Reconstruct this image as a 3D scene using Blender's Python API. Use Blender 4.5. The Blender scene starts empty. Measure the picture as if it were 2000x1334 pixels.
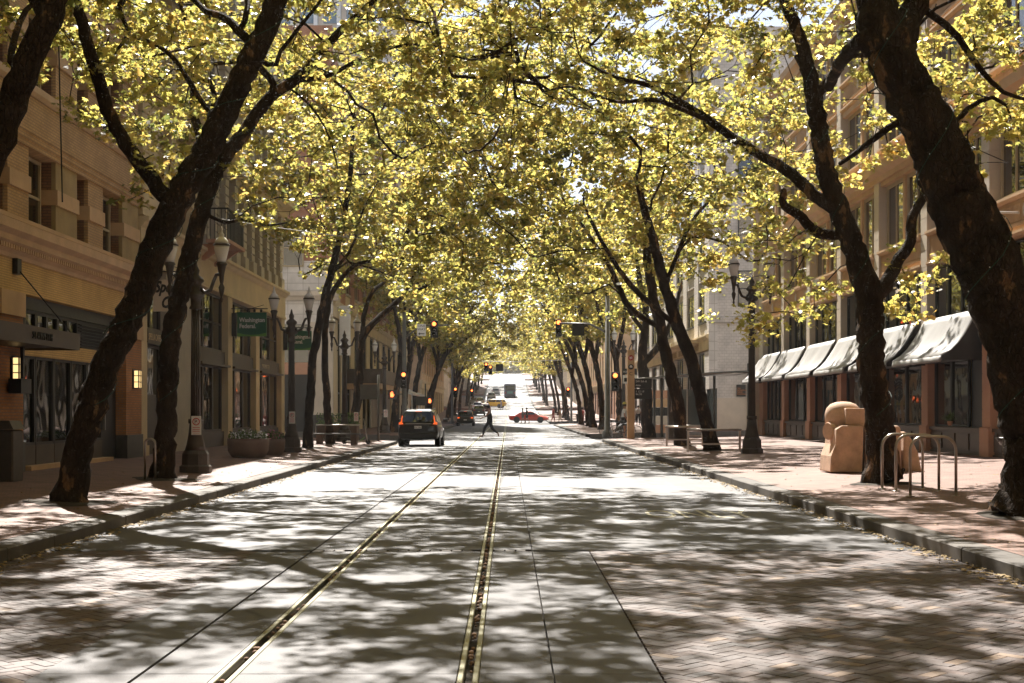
import bpy, bmesh, math, random
import numpy as np
from mathutils import Vector, Matrix
R = math.radians
scene = bpy.context.scene
# ------------------------------------------------------------------ camera, sky, sun, exposure
CX, CY, F, EYE = 992.0, 802.0, 2700.0, 1.6
cam_d = bpy.data.cameras.new('camera'); cam = bpy.data.objects.new('camera', cam_d)
scene.collection.objects.link(cam); scene.camera = cam
cam.location = (0, 0, EYE); cam.rotation_euler = (R(90), 0, 0)
cam_d.sensor_width = 36; cam_d.lens = 36 * F / 2000
cam_d.shift_x = (1000 - CX) / 2000; cam_d.shift_y = (CY - 667) / 2000
cam_d.clip_start = 0.1; cam_d.clip_end = 5000
SUN_EL, SUN_AZ = 50.0, -10.5            # azimuth measured from the street axis (+Y), negative = left
world = bpy.data.worlds.new('World'); scene.world = world; world.use_nodes = True
wn, wl = world.node_tree.nodes, world.node_tree.links
wn.clear()
sky = wn.new('ShaderNodeTexSky'); sky.sky_type = 'NISHITA'; sky.sun_disc = False
sky.sun_elevation = R(SUN_EL); sky.sun_rotation = R(SUN_AZ)
sky.air_density = 0.7; sky.dust_density = 0.3; sky.altitude = 1200; sky.ozone_density = 1.0
hs = wn.new('ShaderNodeHueSaturation'); hs.inputs['Saturation'].default_value = 0.55
bg = wn.new('ShaderNodeBackground'); bg.inputs['Strength'].default_value = 0.062
wo = wn.new('ShaderNodeOutputWorld')
wl.new(sky.outputs[0], hs.inputs['Color']); wl.new(hs.outputs[0], bg.inputs[0]); wl.new(bg.outputs[0], wo.inputs[0])
sd = bpy.data.lights.new('sun', 'SUN'); sun = bpy.data.objects.new('sun', sd); scene.collection.objects.link(sun)
sd.energy = 5.0; sd.angle = R(0.53); sd.color = (1.0, 0.945, 0.86)
_sv = Vector((math.sin(R(SUN_AZ)) * math.cos(R(SUN_EL)), math.cos(R(SUN_AZ)) * math.cos(R(SUN_EL)), math.sin(R(SUN_EL))))
sun.rotation_euler = _sv.to_track_quat('Z', 'Y').to_euler()
scene.render.engine = 'CYCLES'
scene.view_settings.view_transform = 'Standard'; scene.view_settings.look = 'None'
scene.view_settings.exposure = 1.62; scene.view_settings.gamma = 1.0
scene.view_settings.use_curve_mapping = False
cyc = scene.cycles
cyc.max_bounces = 8; cyc.diffuse_bounces = 3; cyc.glossy_bounces = 3; cyc.transmission_bounces = 6; cyc.volume_bounces = 0

col = scene.collection
# ------------------------------------------------------------------ helpers
def PX(px, py, Y):
    "a point of the place seen at pixel (px,py) of the 2000 px photograph, Y metres down the street"
    return Vector(((px - CX) / F * Y, Y, EYE - (py - CY) / F * Y))
def road_z(y):
    if y < 130: return 0.0
    if y < 360: return 0.000145 * (y - 130) ** 2
    return 0.000145 * 230 ** 2 + 0.0667 * 60 * (1 - math.exp(-(y - 360) / 60)) + 0.025 * (y - 360)
KL, KR, FL, FR = -5.3, 4.8, -10.2, 12.8   # kerb lines and facade lines
def walk_z(x, y):
    z = road_z(y)
    if x > 0: return z + 0.15 + max(0, (x - KR)) / (FR - KR) * 0.22
    return z + 0.15 + max(0, (KL - x)) / (KL - FL) * 0.18

class MB:
    def __init__(s): s.v = []; s.f = []; s.m = []; s.mi = 0; s.sm = []; s.smooth = False
    def add(s, vs, fs):
        o = len(s.v); s.v += [tuple(v) for v in vs]
        for f in fs: s.f.append(tuple(i + o for i in f)); s.m.append(s.mi); s.sm.append(s.smooth)
        return s
    def box(s, x0, x1, y0, y1, z0, z1):
        x0, x1 = min(x0, x1), max(x0, x1); y0, y1 = min(y0, y1), max(y0, y1); z0, z1 = min(z0, z1), max(z0, z1)
        return s.add([(x0,y0,z0),(x1,y0,z0),(x1,y1,z0),(x0,y1,z0),(x0,y0,z1),(x1,y0,z1),(x1,y1,z1),(x0,y1,z1)],
              [(0,3,2,1),(4,5,6,7),(0,1,5,4),(1,2,6,5),(2,3,7,6),(3,0,4,7)])
    def bbox(s, x0, x1, y0, y1, z0, z1, b=0.02):
        "box with chamfered vertical and top edges"
        pts = lambda i, z: [(x0+i+b,y0+i,z),(x1-i-b,y0+i,z),(x1-i,y0+i+b,z),(x1-i,y1-i-b,z),(x1-i-b,y1-i,z),(x0+i+b,y1-i,z),(x0+i,y1-i-b,z),(x0+i,y0+i+b,z)]
        v = pts(0, z0) + pts(0, z1 - b) + pts(b, z1)
        fs = [tuple(reversed(range(8)))] + [(i,(i+1)%8,(i+1)%8+8,i+8) for i in range(8)] + [(i+8,(i+1)%8+8,(i+1)%8+16,i+16) for i in range(8)] + [tuple(range(16,24))]
        return s.add(v, fs)
    def tube(s, path, rad, n=8, cap=True, noise=0, rnd=None):
        path = [Vector(p) for p in path]; k = len(path)
        if not hasattr(rad, '__len__'): rad = [rad] * k
        vs = []; ref = Vector((0.3, 1, 0.2)).normalized(); u = None
        for i, p in enumerate(path):
            d = (path[min(i+1,k-1)] - path[max(i-1,0)])
            d = d.normalized() if d.length > 1e-9 else Vector((0,0,1))
            if u is None:
                u = d.cross(ref);
                if u.length < 1e-3: u = d.cross(Vector((1,0,0)))
            u = (u - d * u.dot(d));  u = u.normalized() if u.length > 1e-6 else d.orthogonal().normalized()
            w = d.cross(u)
            for j in range(n):
                a = 2*math.pi*j/n; r = rad[i]
                if noise: r *= 1 + noise * (rnd.random() - .5)
                vs.append(p + (u*math.cos(a) + w*math.sin(a)) * r)
        fs = [(i*n+j, i*n+(j+1)%n, (i+1)*n+(j+1)%n, (i+1)*n+j) for i in range(k-1) for j in range(n)]
        if cap: fs += [tuple(reversed(range(n))), tuple(range((k-1)*n, k*n))]
        sm = s.smooth; s.smooth = n > 4; s.add(vs, fs); s.smooth = sm
        return s
    def bar(s, a, b, w, h=None):
        "square bar from a to b"
        a, b = Vector(a), Vector(b); h = h or w; d = (b-a).normalized()
        u = d.cross(Vector((0,0,1)));  u = Vector((1,0,0)) if u.length < 1e-3 else u.normalized()
        v = d.cross(u).normalized(); P = []
        for p in (a, b):
            for i, j in ((-1,-1),(1,-1),(1,1),(-1,1)): P.append(p + u*i*w/2 + v*j*h/2)
        return s.add(P, [(3,2,1,0),(4,5,6,7),(0,1,5,4),(1,2,6,5),(2,3,7,6),(3,0,4,7)])
    def lathe(s, prof, n=16, c=(0,0,0), ang=0, smooth=True):
        vs = []; k = len(prof)
        for r, z in prof:
            for j in range(n):
                a = 2*math.pi*j/n + ang; vs.append((c[0]+r*math.cos(a), c[1]+r*math.sin(a), c[2]+z))
        fs = [(i*n+j, i*n+(j+1)%n, (i+1)*n+(j+1)%n, (i+1)*n+j) for i in range(k-1) for j in range(n)]
        sm = s.smooth; s.smooth = smooth; s.add(vs, fs); s.smooth = False
        o = len(s.v) - len(vs)
        for f in (tuple(reversed(range(n))), tuple(range((k-1)*n, k*n))): s.f.append(tuple(i+o for i in f)); s.m.append(s.mi); s.sm.append(False)
        s.smooth = sm; return s
    def prism(s, pts, axis, a, b):
        "polygon pts (2D) extruded along axis from a to b; axis y: pts=(x,z); axis x: pts=(y,z); axis z: pts=(x,y)"
        f = {'y': lambda p,t: (p[0],t,p[1]), 'x': lambda p,t: (t,p[0],p[1]), 'z': lambda p,t: (p[0],p[1],t)}[axis]
        n = len(pts); vs = [f(p,a) for p in pts] + [f(p,b) for p in pts]
        return s.add(vs, [tuple(range(n)), tuple(reversed(range(n,2*n)))] + [(i,i+n,(i+1)%n+n,(i+1)%n) for i in range(n)])
    def build(s, name, mat, parent=None, loc=None):
        me = bpy.data.meshes.new(name); me.from_pydata(s.v, [], s.f)
        mats = mat if isinstance(mat, (list, tuple)) else [mat]
        for m_ in mats: me.materials.append(m_)
        me.polygons.foreach_set('material_index', s.m); me.polygons.foreach_set('use_smooth', s.sm)
        if s.f:
            bm = bmesh.new(); bm.from_mesh(me); bmesh.ops.recalc_face_normals(bm, faces=bm.faces); bm.to_mesh(me); bm.free()
        o = bpy.data.objects.new(name, me); col.objects.link(o)
        if parent is not None: o.parent = parent
        if loc is not None: o.location = loc
        return o
def tag(o, label=None, cat=None, group=None, kind=None):
    if label: o['label'] = label
    if cat: o['category'] = cat
    if group: o['group'] = group
    if kind: o['kind'] = kind
    return o
def thing(name, label, cat, loc=(0,0,0), rz=0, group=None):
    o = bpy.data.objects.new(name, None); col.objects.link(o); o.empty_display_size = .3
    o.location = loc; o.rotation_euler = (0,0,rz)
    return tag(o, label, cat, group)
def inst(o, parent=None, loc=None, rz=None, label=None, scale=None):
    "copy of one object sharing its mesh"
    c = o.copy(); col.objects.link(c)
    if parent is not None: c.parent = parent
    if loc is not None: c.location = loc
    if rz is not None: c.rotation_euler = (0,0,rz)
    if scale is not None: c.scale = scale
    for k in ('label',):
        if k in c: del c[k]
    if label: c['label'] = label
    return c
def copy_tree(o, parent=None):
    c = o.copy(); col.objects.link(c)
    if parent is not None: c.parent = parent
    for ch in list(o.children): copy_tree(ch, c)
    return c
def struct(name, mb, mat, parent=None):
    o = mb.build(name, mat, parent)
    if parent is None: o['kind'] = 'structure'
    return o
def text(name, body, size, mat, parent, loc, rot, depth=.004, shear=0, align='LEFT', scale=(1,1,1), space=1.0, bold=0):
    cu = bpy.data.curves.new(name, 'FONT'); cu.body = body; cu.size = size; cu.extrude = depth; cu.shear = shear
    cu.align_x = align; cu.space_character = space; cu.resolution_u = 3; cu.offset = bold
    t = bpy.data.objects.new(name, cu); col.objects.link(t)
    dg = bpy.context.evaluated_depsgraph_get()
    me = bpy.data.meshes.new_from_object(t.evaluated_get(dg))
    bpy.data.objects.remove(t); bpy.data.curves.remove(cu)
    me.materials.clear(); me.materials.append(mat)
    o = bpy.data.objects.new(name, me); col.objects.link(o); o.parent = parent
    o.location = loc; o.rotation_euler = rot; o.scale = scale
    return o
FACE_CAM = (R(90), 0, 0)          # lettering that faces -Y (towards the camera)
FACE_EAST = (R(90), 0, R(90))     # lettering on a left facade, facing +X
# ------------------------------------------------------------------ materials
def rgb(c): return (c[0], c[1], c[2], 1)
def newmat(name):
    m = bpy.data.materials.new(name); m.use_nodes = True
    nt = m.node_tree; return m, nt, nt.nodes['Principled BSDF']
def N(nt, t, **kw):
    n = nt.nodes.new(t)
    for k, v in kw.items():
        if k in n.inputs: n.inputs[k].default_value = v
        else: setattr(n, k, v)
    return n
def pmat(name, c, rough=.75, var=.25, scale=1.5, fine=25, bump=.15, metal=0, c2=None, orand=0, spec=.5, coord='pos', emit=None, estr=0):
    m, nt, b = newmat(name); L = nt.links
    b.inputs['Roughness'].default_value = rough; b.inputs['Metallic'].default_value = metal
    b.inputs['Specular IOR Level'].default_value = spec
    g = N(nt, 'ShaderNodeNewGeometry') if coord == 'pos' else N(nt, 'ShaderNodeTexCoord')
    src = g.outputs['Position'] if coord == 'pos' else g.outputs['Object']
    n1 = N(nt, 'ShaderNodeTexNoise', Scale=scale, Detail=5.0, Roughness=.6); L.new(src, n1.inputs['Vector'])
    n2 = N(nt, 'ShaderNodeTexNoise', Scale=float(fine), Detail=3.0, Roughness=.65); L.new(src, n2.inputs['Vector'])
    mr = N(nt, 'ShaderNodeMapRange'); mr.inputs['From Min'].default_value = .3; mr.inputs['From Max'].default_value = .7
    L.new(n1.outputs['Fac'], mr.inputs['Value'])
    mx = N(nt, 'ShaderNodeMix', data_type='RGBA')
    lo = tuple(max(0, x * (1 - var)) for x in c); hi = tuple(x * (1 + var) for x in (c2 or c))
    mx.inputs['A'].default_value = rgb(lo); mx.inputs['B'].default_value = rgb(hi)
    L.new(mr.outputs[0], mx.inputs['Factor'])
    hsv = N(nt, 'ShaderNodeHueSaturation'); L.new(mx.outputs['Result'], hsv.inputs['Color'])
    mv = N(nt, 'ShaderNodeMapRange'); mv.inputs['To Min'].default_value = 1 - var*.5; mv.inputs['To Max'].default_value = 1 + var*.5
    L.new(n2.outputs['Fac'], mv.inputs['Value'])
    if orand:
        oi = N(nt, 'ShaderNodeObjectInfo'); mo = N(nt, 'ShaderNodeMapRange'); mo.inputs['To Min'].default_value = 1-orand; mo.inputs['To Max'].default_value = 1+orand
        L.new(oi.outputs['Random'], mo.inputs['Value']); mu = N(nt, 'ShaderNodeMath', operation='MULTIPLY')
        L.new(mv.outputs[0], mu.inputs[0]); L.new(mo.outputs[0], mu.inputs[1]); L.new(mu.outputs[0], hsv.inputs['Value'])
    else: L.new(mv.outputs[0], hsv.inputs['Value'])
    L.new(hsv.outputs[0], b.inputs['Base Color'])
    if bump:
        bp = N(nt, 'ShaderNodeBump', Strength=bump, Distance=.02); L.new(n2.outputs['Fac'], bp.inputs['Height']); L.new(bp.outputs[0], b.inputs['Normal'])
    if emit: b.inputs['Emission Color'].default_value = rgb(emit); b.inputs['Emission Strength'].default_value = estr
    return m
def brickmat(name, c1, c2, mortar, bw=.2, bh=.065, rough=.85, floor=False, bump=.4, off=.5, msize=.012):
    m, nt, b = newmat(name); L = nt.links
    b.inputs['Roughness'].default_value = rough; b.inputs['Specular IOR Level'].default_value = .3
    g = N(nt, 'ShaderNodeNewGeometry'); sp = N(nt, 'ShaderNodeSeparateXYZ'); L.new(g.outputs['Position'], sp.inputs[0])
    cb = N(nt, 'ShaderNodeCombineXYZ')
    if floor: L.new(sp.outputs['X'], cb.inputs['X']); L.new(sp.outputs['Y'], cb.inputs['Y'])
    else:
        ad = N(nt, 'ShaderNodeMath', operation='ADD'); L.new(sp.outputs['X'], ad.inputs[0]); L.new(sp.outputs['Y'], ad.inputs[1])
        L.new(ad.outputs[0], cb.inputs['X']); L.new(sp.outputs['Z'], cb.inputs['Y'])
    bt = N(nt, 'ShaderNodeTexBrick', Scale=1.0); bt.offset = off
    bt.inputs['Color1'].default_value = rgb(c1); bt.inputs['Color2'].default_value = rgb(c2); bt.inputs['Mortar'].default_value = rgb(mortar)
    bt.inputs['Mortar Size'].default_value = msize; bt.inputs['Brick Width'].default_value = bw; bt.inputs['Row Height'].default_value = bh
    L.new(cb.outputs[0], bt.inputs['Vector'])
    n1 = N(nt, 'ShaderNodeTexNoise', Scale=1.3, Detail=5.0); L.new(g.outputs['Position'], n1.inputs['Vector'])
    n2 = N(nt, 'ShaderNodeTexNoise', Scale=30.0, Detail=3.0); L.new(g.outputs['Position'], n2.inputs['Vector'])
    hsv = N(nt, 'ShaderNodeHueSaturation'); mv = N(nt, 'ShaderNodeMapRange'); mv.inputs['To Min'].default_value = .6; mv.inputs['To Max'].default_value = 1.4
    L.new(n1.outputs['Fac'], mv.inputs['Value']); L.new(mv.outputs[0], hsv.inputs['Value']); L.new(bt.outputs['Color'], hsv.inputs['Color'])
    L.new(hsv.outputs[0], b.inputs['Base Color'])
    mm = N(nt, 'ShaderNodeMath', operation='SUBTRACT'); L.new(n2.outputs['Fac'], mm.inputs[0]); L.new(bt.outputs['Fac'], mm.inputs[1])
    bp = N(nt, 'ShaderNodeBump', Strength=bump, Distance=.008); L.new(mm.outputs[0], bp.inputs['Height']); L.new(bp.outputs[0], b.inputs['Normal'])
    return m
def emat(name, c, s):
    m, nt, b = newmat(name); b.inputs['Base Color'].default_value = rgb([x*.5 for x in c])
    b.inputs['Emission Color'].default_value = rgb(c); b.inputs['Emission Strength'].default_value = s; return m
def glassmat(name, c=(.012,.013,.012), wave=.012, rough=.03, spec=.9):
    m, nt, b = newmat(name); L = nt.links
    b.inputs['Base Color'].default_value = rgb(c); b.inputs['Roughness'].default_value = rough
    b.inputs['Specular IOR Level'].default_value = spec; b.inputs['IOR'].default_value = 1.6
    g = N(nt, 'ShaderNodeNewGeometry'); n1 = N(nt, 'ShaderNodeTexNoise', Scale=1.1, Detail=1.0); L.new(g.outputs['Position'], n1.inputs['Vector'])
    bp = N(nt, 'ShaderNodeBump', Strength=1.0, Distance=wave); L.new(n1.outputs['Fac'], bp.inputs['Height']); L.new(bp.outputs[0], b.inputs['Normal'])
    return m
M = {}
M['asphalt'] = pmat('asphalt', (.115,.11,.115), .6, .28, .45, 60, .35, c2=(.14,.133,.138))
M['concrete'] = pmat('slab_concrete', (.15,.143,.15), .7, .14, .8, 70, .25)
M['joint'] = pmat('joint_tar', (.03,.026,.022), .9, .2)
M['rail'] = pmat('rail_steel', (.34,.325,.25), .36, .12, 3, 40, .03, metal=1)
M['granite'] = pmat('kerb_granite', (.105,.092,.08), .75, .2, 3, 60, .3, orand=.25)
M['walkbrick'] = brickmat('sidewalk_brick', (.27,.16,.125), (.18,.10,.078), (.13,.095,.08), .2, .1, floor=True, rough=.6)
M['stone_cream'] = pmat('cream_terracotta', (.60,.47,.27), .7, .16, .8, 30, .1)
M['stone_grey'] = pmat('grey_limestone', (.47,.41,.31), .75, .15, .8, 30, .12)
M['stone_tan'] = pmat('tan_terracotta', (.54,.35,.19), .7, .16, 1, 30, .12)
M['stone_pale'] = pmat('pale_terracotta', (.55,.47,.38), .6, .12, 1, 30, .08)
M['pinkbase'] = pmat('pink_terracotta', (.45,.24,.15), .6, .14, 1, 30, .08)
M['brick_tan'] = brickmat('tan_brick', (.56,.36,.18), (.48,.30,.145), (.36,.24,.14))
M['brick_brown'] = brickmat('brown_brick', (.30,.16,.095), (.24,.125,.075), (.17,.11,.075))
M['brick_orange'] = brickmat('orange_brick', (.46,.21,.09), (.38,.165,.07), (.27,.17,.11))
M['brick_red'] = brickmat('red_brick', (.42,.17,.08), (.34,.13,.065), (.3,.2,.14))
M['pinkmould'] = pmat('pink_moulding', (.56,.38,.23), .7, .15)
M['yellowfrieze'] = brickmat('yellow_glazed_brick', (.64,.43,.18), (.60,.39,.155), (.46,.30,.13), .3, .05, bump=.25)
M['whitetile'] = brickmat('white_tile', (.62,.58,.54), (.58,.54,.50), (.42,.38,.34), .9, .6, off=0, bump=.2, msize=.02)
M['whitebrick'] = brickmat('white_glazed_brick', (.60,.55,.51), (.56,.52,.48), (.44,.40,.36), .3, .18, bump=.35)
M['dark'] = pmat('black_paint', (.012,.011,.010), .45, .2, 2, 30, .03)
M['darkgreen'] = pmat('dark_green_iron', (.030,.032,.026), .5, .25, 3, 40, .12)
M['bronze'] = pmat('bronze_frame', (.06,.04,.024), .45, .25, 2, 40, .05)
M['lampiron'] = pmat('lamp_iron', (.055,.042,.032), .5, .3, 4, 60, .15)
M['granitedark'] = pmat('dark_granite', (.05,.045,.04), .4, .3, 6, 80, .05)
M['glass'] = glassmat('shop_glass')
M['glassflat'] = glassmat('window_glass', (.015,.014,.012), .006)
M['interior'] = pmat('dim_interior', (.05,.04,.03), .9, .3)
M['steel'] = pmat('galvanised_steel', (.42,.38,.34), .32, .15, 5, 60, .03, metal=.9)
M['steelpole'] = pmat('painted_pole', (.12,.115,.10), .45, .2, 3, 50, .05)
M['white'] = pmat('white_paint', (.75,.74,.72), .5, .08, 2, 30, .02)
M['signgreen'] = pmat('green_sign', (.012,.11,.05), .45, .1, 1, 20, .0)
M['signlime'] = pmat('lime_sign', (.12,.32,.05), .45, .1)
M['signred'] = pmat('sign_red', (.5,.03,.03), .5, .05, bump=0)
M['signblack'] = pmat('sign_black', (.015,.015,.015), .5, .05, bump=0)
M['black'] = pmat('car_black', (.008,.008,.008), .25, .1, 1, 30, 0, spec=.6)
M['rubber'] = pmat('tyre_rubber', (.015,.014,.013), .85, .2)
M['awning'] = pmat('awning_canvas', (.26,.25,.24), .55, .18, 1.2, 90, .1, spec=.8)
M['sandstone'] = pmat('sculpture_stone', (.55,.37,.26), .85, .22, 4, 45, .5)
M['planter'] = pmat('planter_concrete', (.17,.115,.085), .8, .2, 3, 60, .2)
M['soil'] = pmat('soil', (.04,.03,.02), .95, .3, 5, 60, .5)
M['canopy_glass'] = glassmat('canopy_tinted_glass', (.10,.12,.11), .002, .08)
M['lampglass'] = pmat('lamp_frosted_glass', (.72,.70,.66), .25, .06, 6, 20, 0, spec=.7)
M['redlamp'] = emat('red_signal', (1.0,.14,.03), 2.5)
M['amber'] = emat('amber_sconce', (1.0,.66,.28), .5)
M['tail'] = emat('tail_lamp', (1.0,.14,.02), .35)
M['handlamp'] = emat('hand_signal', (1.0,.16,.04), 1.6)
M['wire'] = pmat('wire', (.35,.34,.32), .5, .1)
M['wiredark'] = pmat('dark_wire', (.02,.02,.018), .6, .1)
M['wiregreen'] = pmat('green_light_wire', (.01,.06,.04), .5, .1)
M['bulb'] = pmat('tiny_bulb', (.8,.8,.78), .15, .02, bump=0, spec=.9)
def roadmat(name, c, rough, cracks=True, cs=.33):
    m = pmat(name, c, rough, .26, .45, 60, .35); nt = m.node_tree; L = nt.links; b = nt.nodes['Principled BSDF']
    src = b.inputs['Base Color'].links[0].from_socket
    g = N(nt, 'ShaderNodeNewGeometry')
    mp = N(nt, 'ShaderNodeMapping'); mp.inputs['Scale'].default_value = (2.2,.12,1); L.new(g.outputs['Position'], mp.inputs['Vector'])
    n1 = N(nt, 'ShaderNodeTexNoise', Scale=1.0, Detail=6.0, Roughness=.6); L.new(mp.outputs[0], n1.inputs['Vector'])
    r1 = N(nt, 'ShaderNodeMapRange'); r1.inputs['From Min'].default_value=.35; r1.inputs['From Max'].default_value=.7; r1.inputs['To Min'].default_value=1.1; r1.inputs['To Max'].default_value=.68; L.new(n1.outputs['Fac'], r1.inputs['Value'])
    n3 = N(nt, 'ShaderNodeTexNoise', Scale=2.7, Detail=2.0); L.new(g.outputs['Position'], n3.inputs['Vector'])
    r3 = N(nt, 'ShaderNodeMapRange'); r3.inputs['From Min'].default_value=.66; r3.inputs['From Max'].default_value=.74; r3.inputs['To Min'].default_value=1; r3.inputs['To Max'].default_value=.6; L.new(n3.outputs['Fac'], r3.inputs['Value'])
    mu = N(nt, 'ShaderNodeMath', operation='MULTIPLY'); L.new(r1.outputs[0], mu.inputs[0]); L.new(r3.outputs[0], mu.inputs[1]); last = mu
    if cracks:
        n2 = N(nt, 'ShaderNodeTexNoise', Scale=1.6, Detail=4.0); L.new(g.outputs['Position'], n2.inputs['Vector'])
        va = N(nt, 'ShaderNodeMix', data_type='VECTOR'); va.inputs['Factor'].default_value = .35; L.new(g.outputs['Position'], va.inputs['A']); L.new(n2.outputs['Color'], va.inputs['B'])
        vo = N(nt, 'ShaderNodeTexVoronoi', Scale=cs); vo.feature = 'DISTANCE_TO_EDGE'; L.new(va.outputs['Result'], vo.inputs['Vector'])
        rc = N(nt, 'ShaderNodeMapRange'); rc.inputs['From Max'].default_value=.006; rc.inputs['To Min'].default_value=.45; rc.inputs['To Max'].default_value=1; L.new(vo.outputs['Distance'], rc.inputs['Value'])
        m2 = N(nt, 'ShaderNodeMath', operation='MULTIPLY'); L.new(mu.outputs[0], m2.inputs[0]); L.new(rc.outputs[0], m2.inputs[1]); last = m2
    vs = N(nt, 'ShaderNodeVectorMath', operation='SCALE'); L.new(src, vs.inputs[0]); L.new(last.outputs[0], vs.inputs['Scale']); L.new(vs.outputs[0], b.inputs['Base Color'])
    return m
M['asphalt'] = roadmat('worn_asphalt', (.112,.107,.112), .62)
M['concrete'] = roadmat('worn_slab_concrete', (.125,.12,.126), .68, cracks=True, cs=.16)
# bark: plates of brown and grey with peeled orange patches
def barkmat(name, base, peel, amount):
    m, nt, b = newmat(name); L = nt.links
    b.inputs['Roughness'].default_value = .9; b.inputs['Specular IOR Level'].default_value = .2
    g = N(nt, 'ShaderNodeNewGeometry'); mp = N(nt, 'ShaderNodeMapping'); mp.inputs['Scale'].default_value = (1,1,.45)
    L.new(g.outputs['Position'], mp.inputs['Vector'])
    n1 = N(nt, 'ShaderNodeTexNoise', Scale=3.2, Detail=4.0, Roughness=.6); L.new(mp.outputs[0], n1.inputs['Vector'])
    n2 = N(nt, 'ShaderNodeTexNoise', Scale=19.0, Detail=5.0, Roughness=.75); L.new(mp.outputs[0], n2.inputs['Vector'])
    vo = N(nt, 'ShaderNodeTexVoronoi', Scale=17.0); vo.feature = 'DISTANCE_TO_EDGE'; L.new(mp.outputs[0], vo.inputs['Vector'])
    cr = N(nt, 'ShaderNodeValToRGB'); L.new(n1.outputs['Fac'], cr.inputs[0])
    e = cr.color_ramp.elements; e[0].position = .35; e[0].color = rgb([x*.6 for x in base]); e[1].position = amount; e[1].color = rgb([x*1.3 for x in base])
    q = cr.color_ramp.elements.new(amount + .03); q.color = rgb(peel)
    hsv = N(nt, 'ShaderNodeHueSaturation'); L.new(cr.outputs[0], hsv.inputs['Color'])
    mv = N(nt, 'ShaderNodeMapRange'); mv.inputs['To Min'].default_value = .4; mv.inputs['To Max'].default_value = 1.6
    L.new(n2.outputs['Fac'], mv.inputs['Value']); L.new(mv.outputs[0], hsv.inputs['Value']); L.new(hsv.outputs[0], b.inputs['Base Color'])
    ad = N(nt, 'ShaderNodeMath', operation='ADD'); mn = N(nt, 'ShaderNodeMath', operation='MINIMUM'); mn.inputs[1].default_value = .12
    L.new(vo.outputs['Distance'], mn.inputs[0]); sc = N(nt, 'ShaderNodeMath', operation='MULTIPLY'); sc.inputs[1].default_value = 5
    L.new(mn.outputs[0], sc.inputs[0]); L.new(sc.outputs[0], ad.inputs[0]); L.new(n2.outputs['Fac'], ad.inputs[1])
    bp = N(nt, 'ShaderNodeBump', Strength=1.0, Distance=.06); L.new(ad.outputs[0], bp.inputs['Height']); L.new(bp.outputs[0], b.inputs['Normal'])
    return m
M['bark'] = barkmat('plane_bark', (.050,.034,.024), (.24,.14,.075), .60)
def leafmat(name, refl, trans, mixf=.55):
    m, nt, b = newmat(name); L = nt.links
    g = N(nt, 'ShaderNodeNewGeometry'); nn = N(nt, 'ShaderNodeTexNoise', Scale=.35, Detail=2.0); L.new(g.outputs['Position'], nn.inputs['Vector'])
    av = N(nt, 'ShaderNodeMath', operation='ADD'); L.new(g.outputs['Random Per Island'], av.inputs[0]); L.new(nn.outputs['Fac'], av.inputs[1])
    def ramp(stops):
        r = N(nt, 'ShaderNodeValToRGB'); L.new(av2.outputs[0], r.inputs[0]); el = r.color_ramp.elements
        el[0].position = stops[0][0]; el[0].color = rgb(stops[0][1]); el[1].position = stops[-1][0]; el[1].color = rgb(stops[-1][1])
        for p, c in stops[1:-1]: q = el.new(p); q.color = rgb(c)
        return r
    av2 = N(nt, 'ShaderNodeMath', operation='MULTIPLY'); av2.inputs[1].default_value = .62; L.new(av.outputs[0], av2.inputs[0])
    rr = ramp([(0.35, [x*.7 for x in refl]), (.85, [x*1.25 for x in refl])])
    tt = ramp([(0.28, (trans[0]*.25, trans[1]*.34, trans[2]*.4)), (.60, (trans[0]*.85, trans[1]*.88, trans[2]*.8)), (.8, (trans[0]*1.15, trans[1]*1.08, trans[2]*1.2)), (.93, (trans[0]*1.1, trans[1]*.85, trans[2]*.9))])
    b.inputs['Roughness'].default_value = .33; b.inputs['Specular IOR Level'].default_value = .6
    L.new(rr.outputs[0], b.inputs['Base Color'])
    tr = N(nt, 'ShaderNodeBsdfTranslucent'); L.new(tt.outputs[0], tr.inputs['Color'])
    ms = N(nt, 'ShaderNodeMixShader'); ms.inputs[0].default_value = mixf
    L.new(b.outputs[0], ms.inputs[1]); L.new(tr.outputs[0], ms.inputs[2])
    L.new(ms.outputs[0], nt.nodes['Material Output'].inputs['Surface'])
    return m
M['leaf'] = leafmat('plane_leaf', (.09,.095,.03), (.69,.60,.15), .62)
M['leafgreen'] = leafmat('planter_leaf', (.05,.09,.025), (.22,.32,.06), .4)
M['litter'] = pmat('dry_leaf', (.30,.21,.09), .8, .4, 20, 60, .1)
# ------------------------------------------------------------------ ground, road, sidewalks
def strip(xs, y0, y1, zf, dy=2.0, name='strip', mat=None, skirt=0, far=None):
    mb = MB(); ys = []; y = y0
    while y < y1 - 1e-6:
        ys.append(y); y += dy if y < 130 or y > 420 and far is None else dy * 2
    ys.append(y1); n = len(xs)
    vs = [(x, y, zf(x, y)) for y in ys for x in xs]
    fs = [(i*n+j, i*n+j+1, (i+1)*n+j+1, (i+1)*n+j) for i in range(len(ys)-1) for j in range(n-1)]
    mb.add(vs, fs)
    return struct(name, mb, mat)
mb = MB(); ys = [-60, 4, 60, 130] + list(range(150, 1000, 20)) + [1200, 1600, 2400]; xs = [-1500, -400, -90, 90, 400, 1500]
vs = [(x, y, road_z(y) - .16) for y in ys for x in xs]; n = len(xs)
mb.add(vs, [(i*n+j, i*n+j+1, (i+1)*n+j+1, (i+1)*n+j) for i in range(len(ys)-1) for j in range(n-1)])
struct('ground', mb, M['asphalt'])
SL0, SL1, SL2, SL3 = -2.85, -2.23, .27, .92        # slab edges and joints
RAIL = (-1.70, -.24); RW = .07; YB = 15.7          # rails; YB: where the brick paving ends
JX = .012
zr = lambda x, y: road_z(y)
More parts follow.
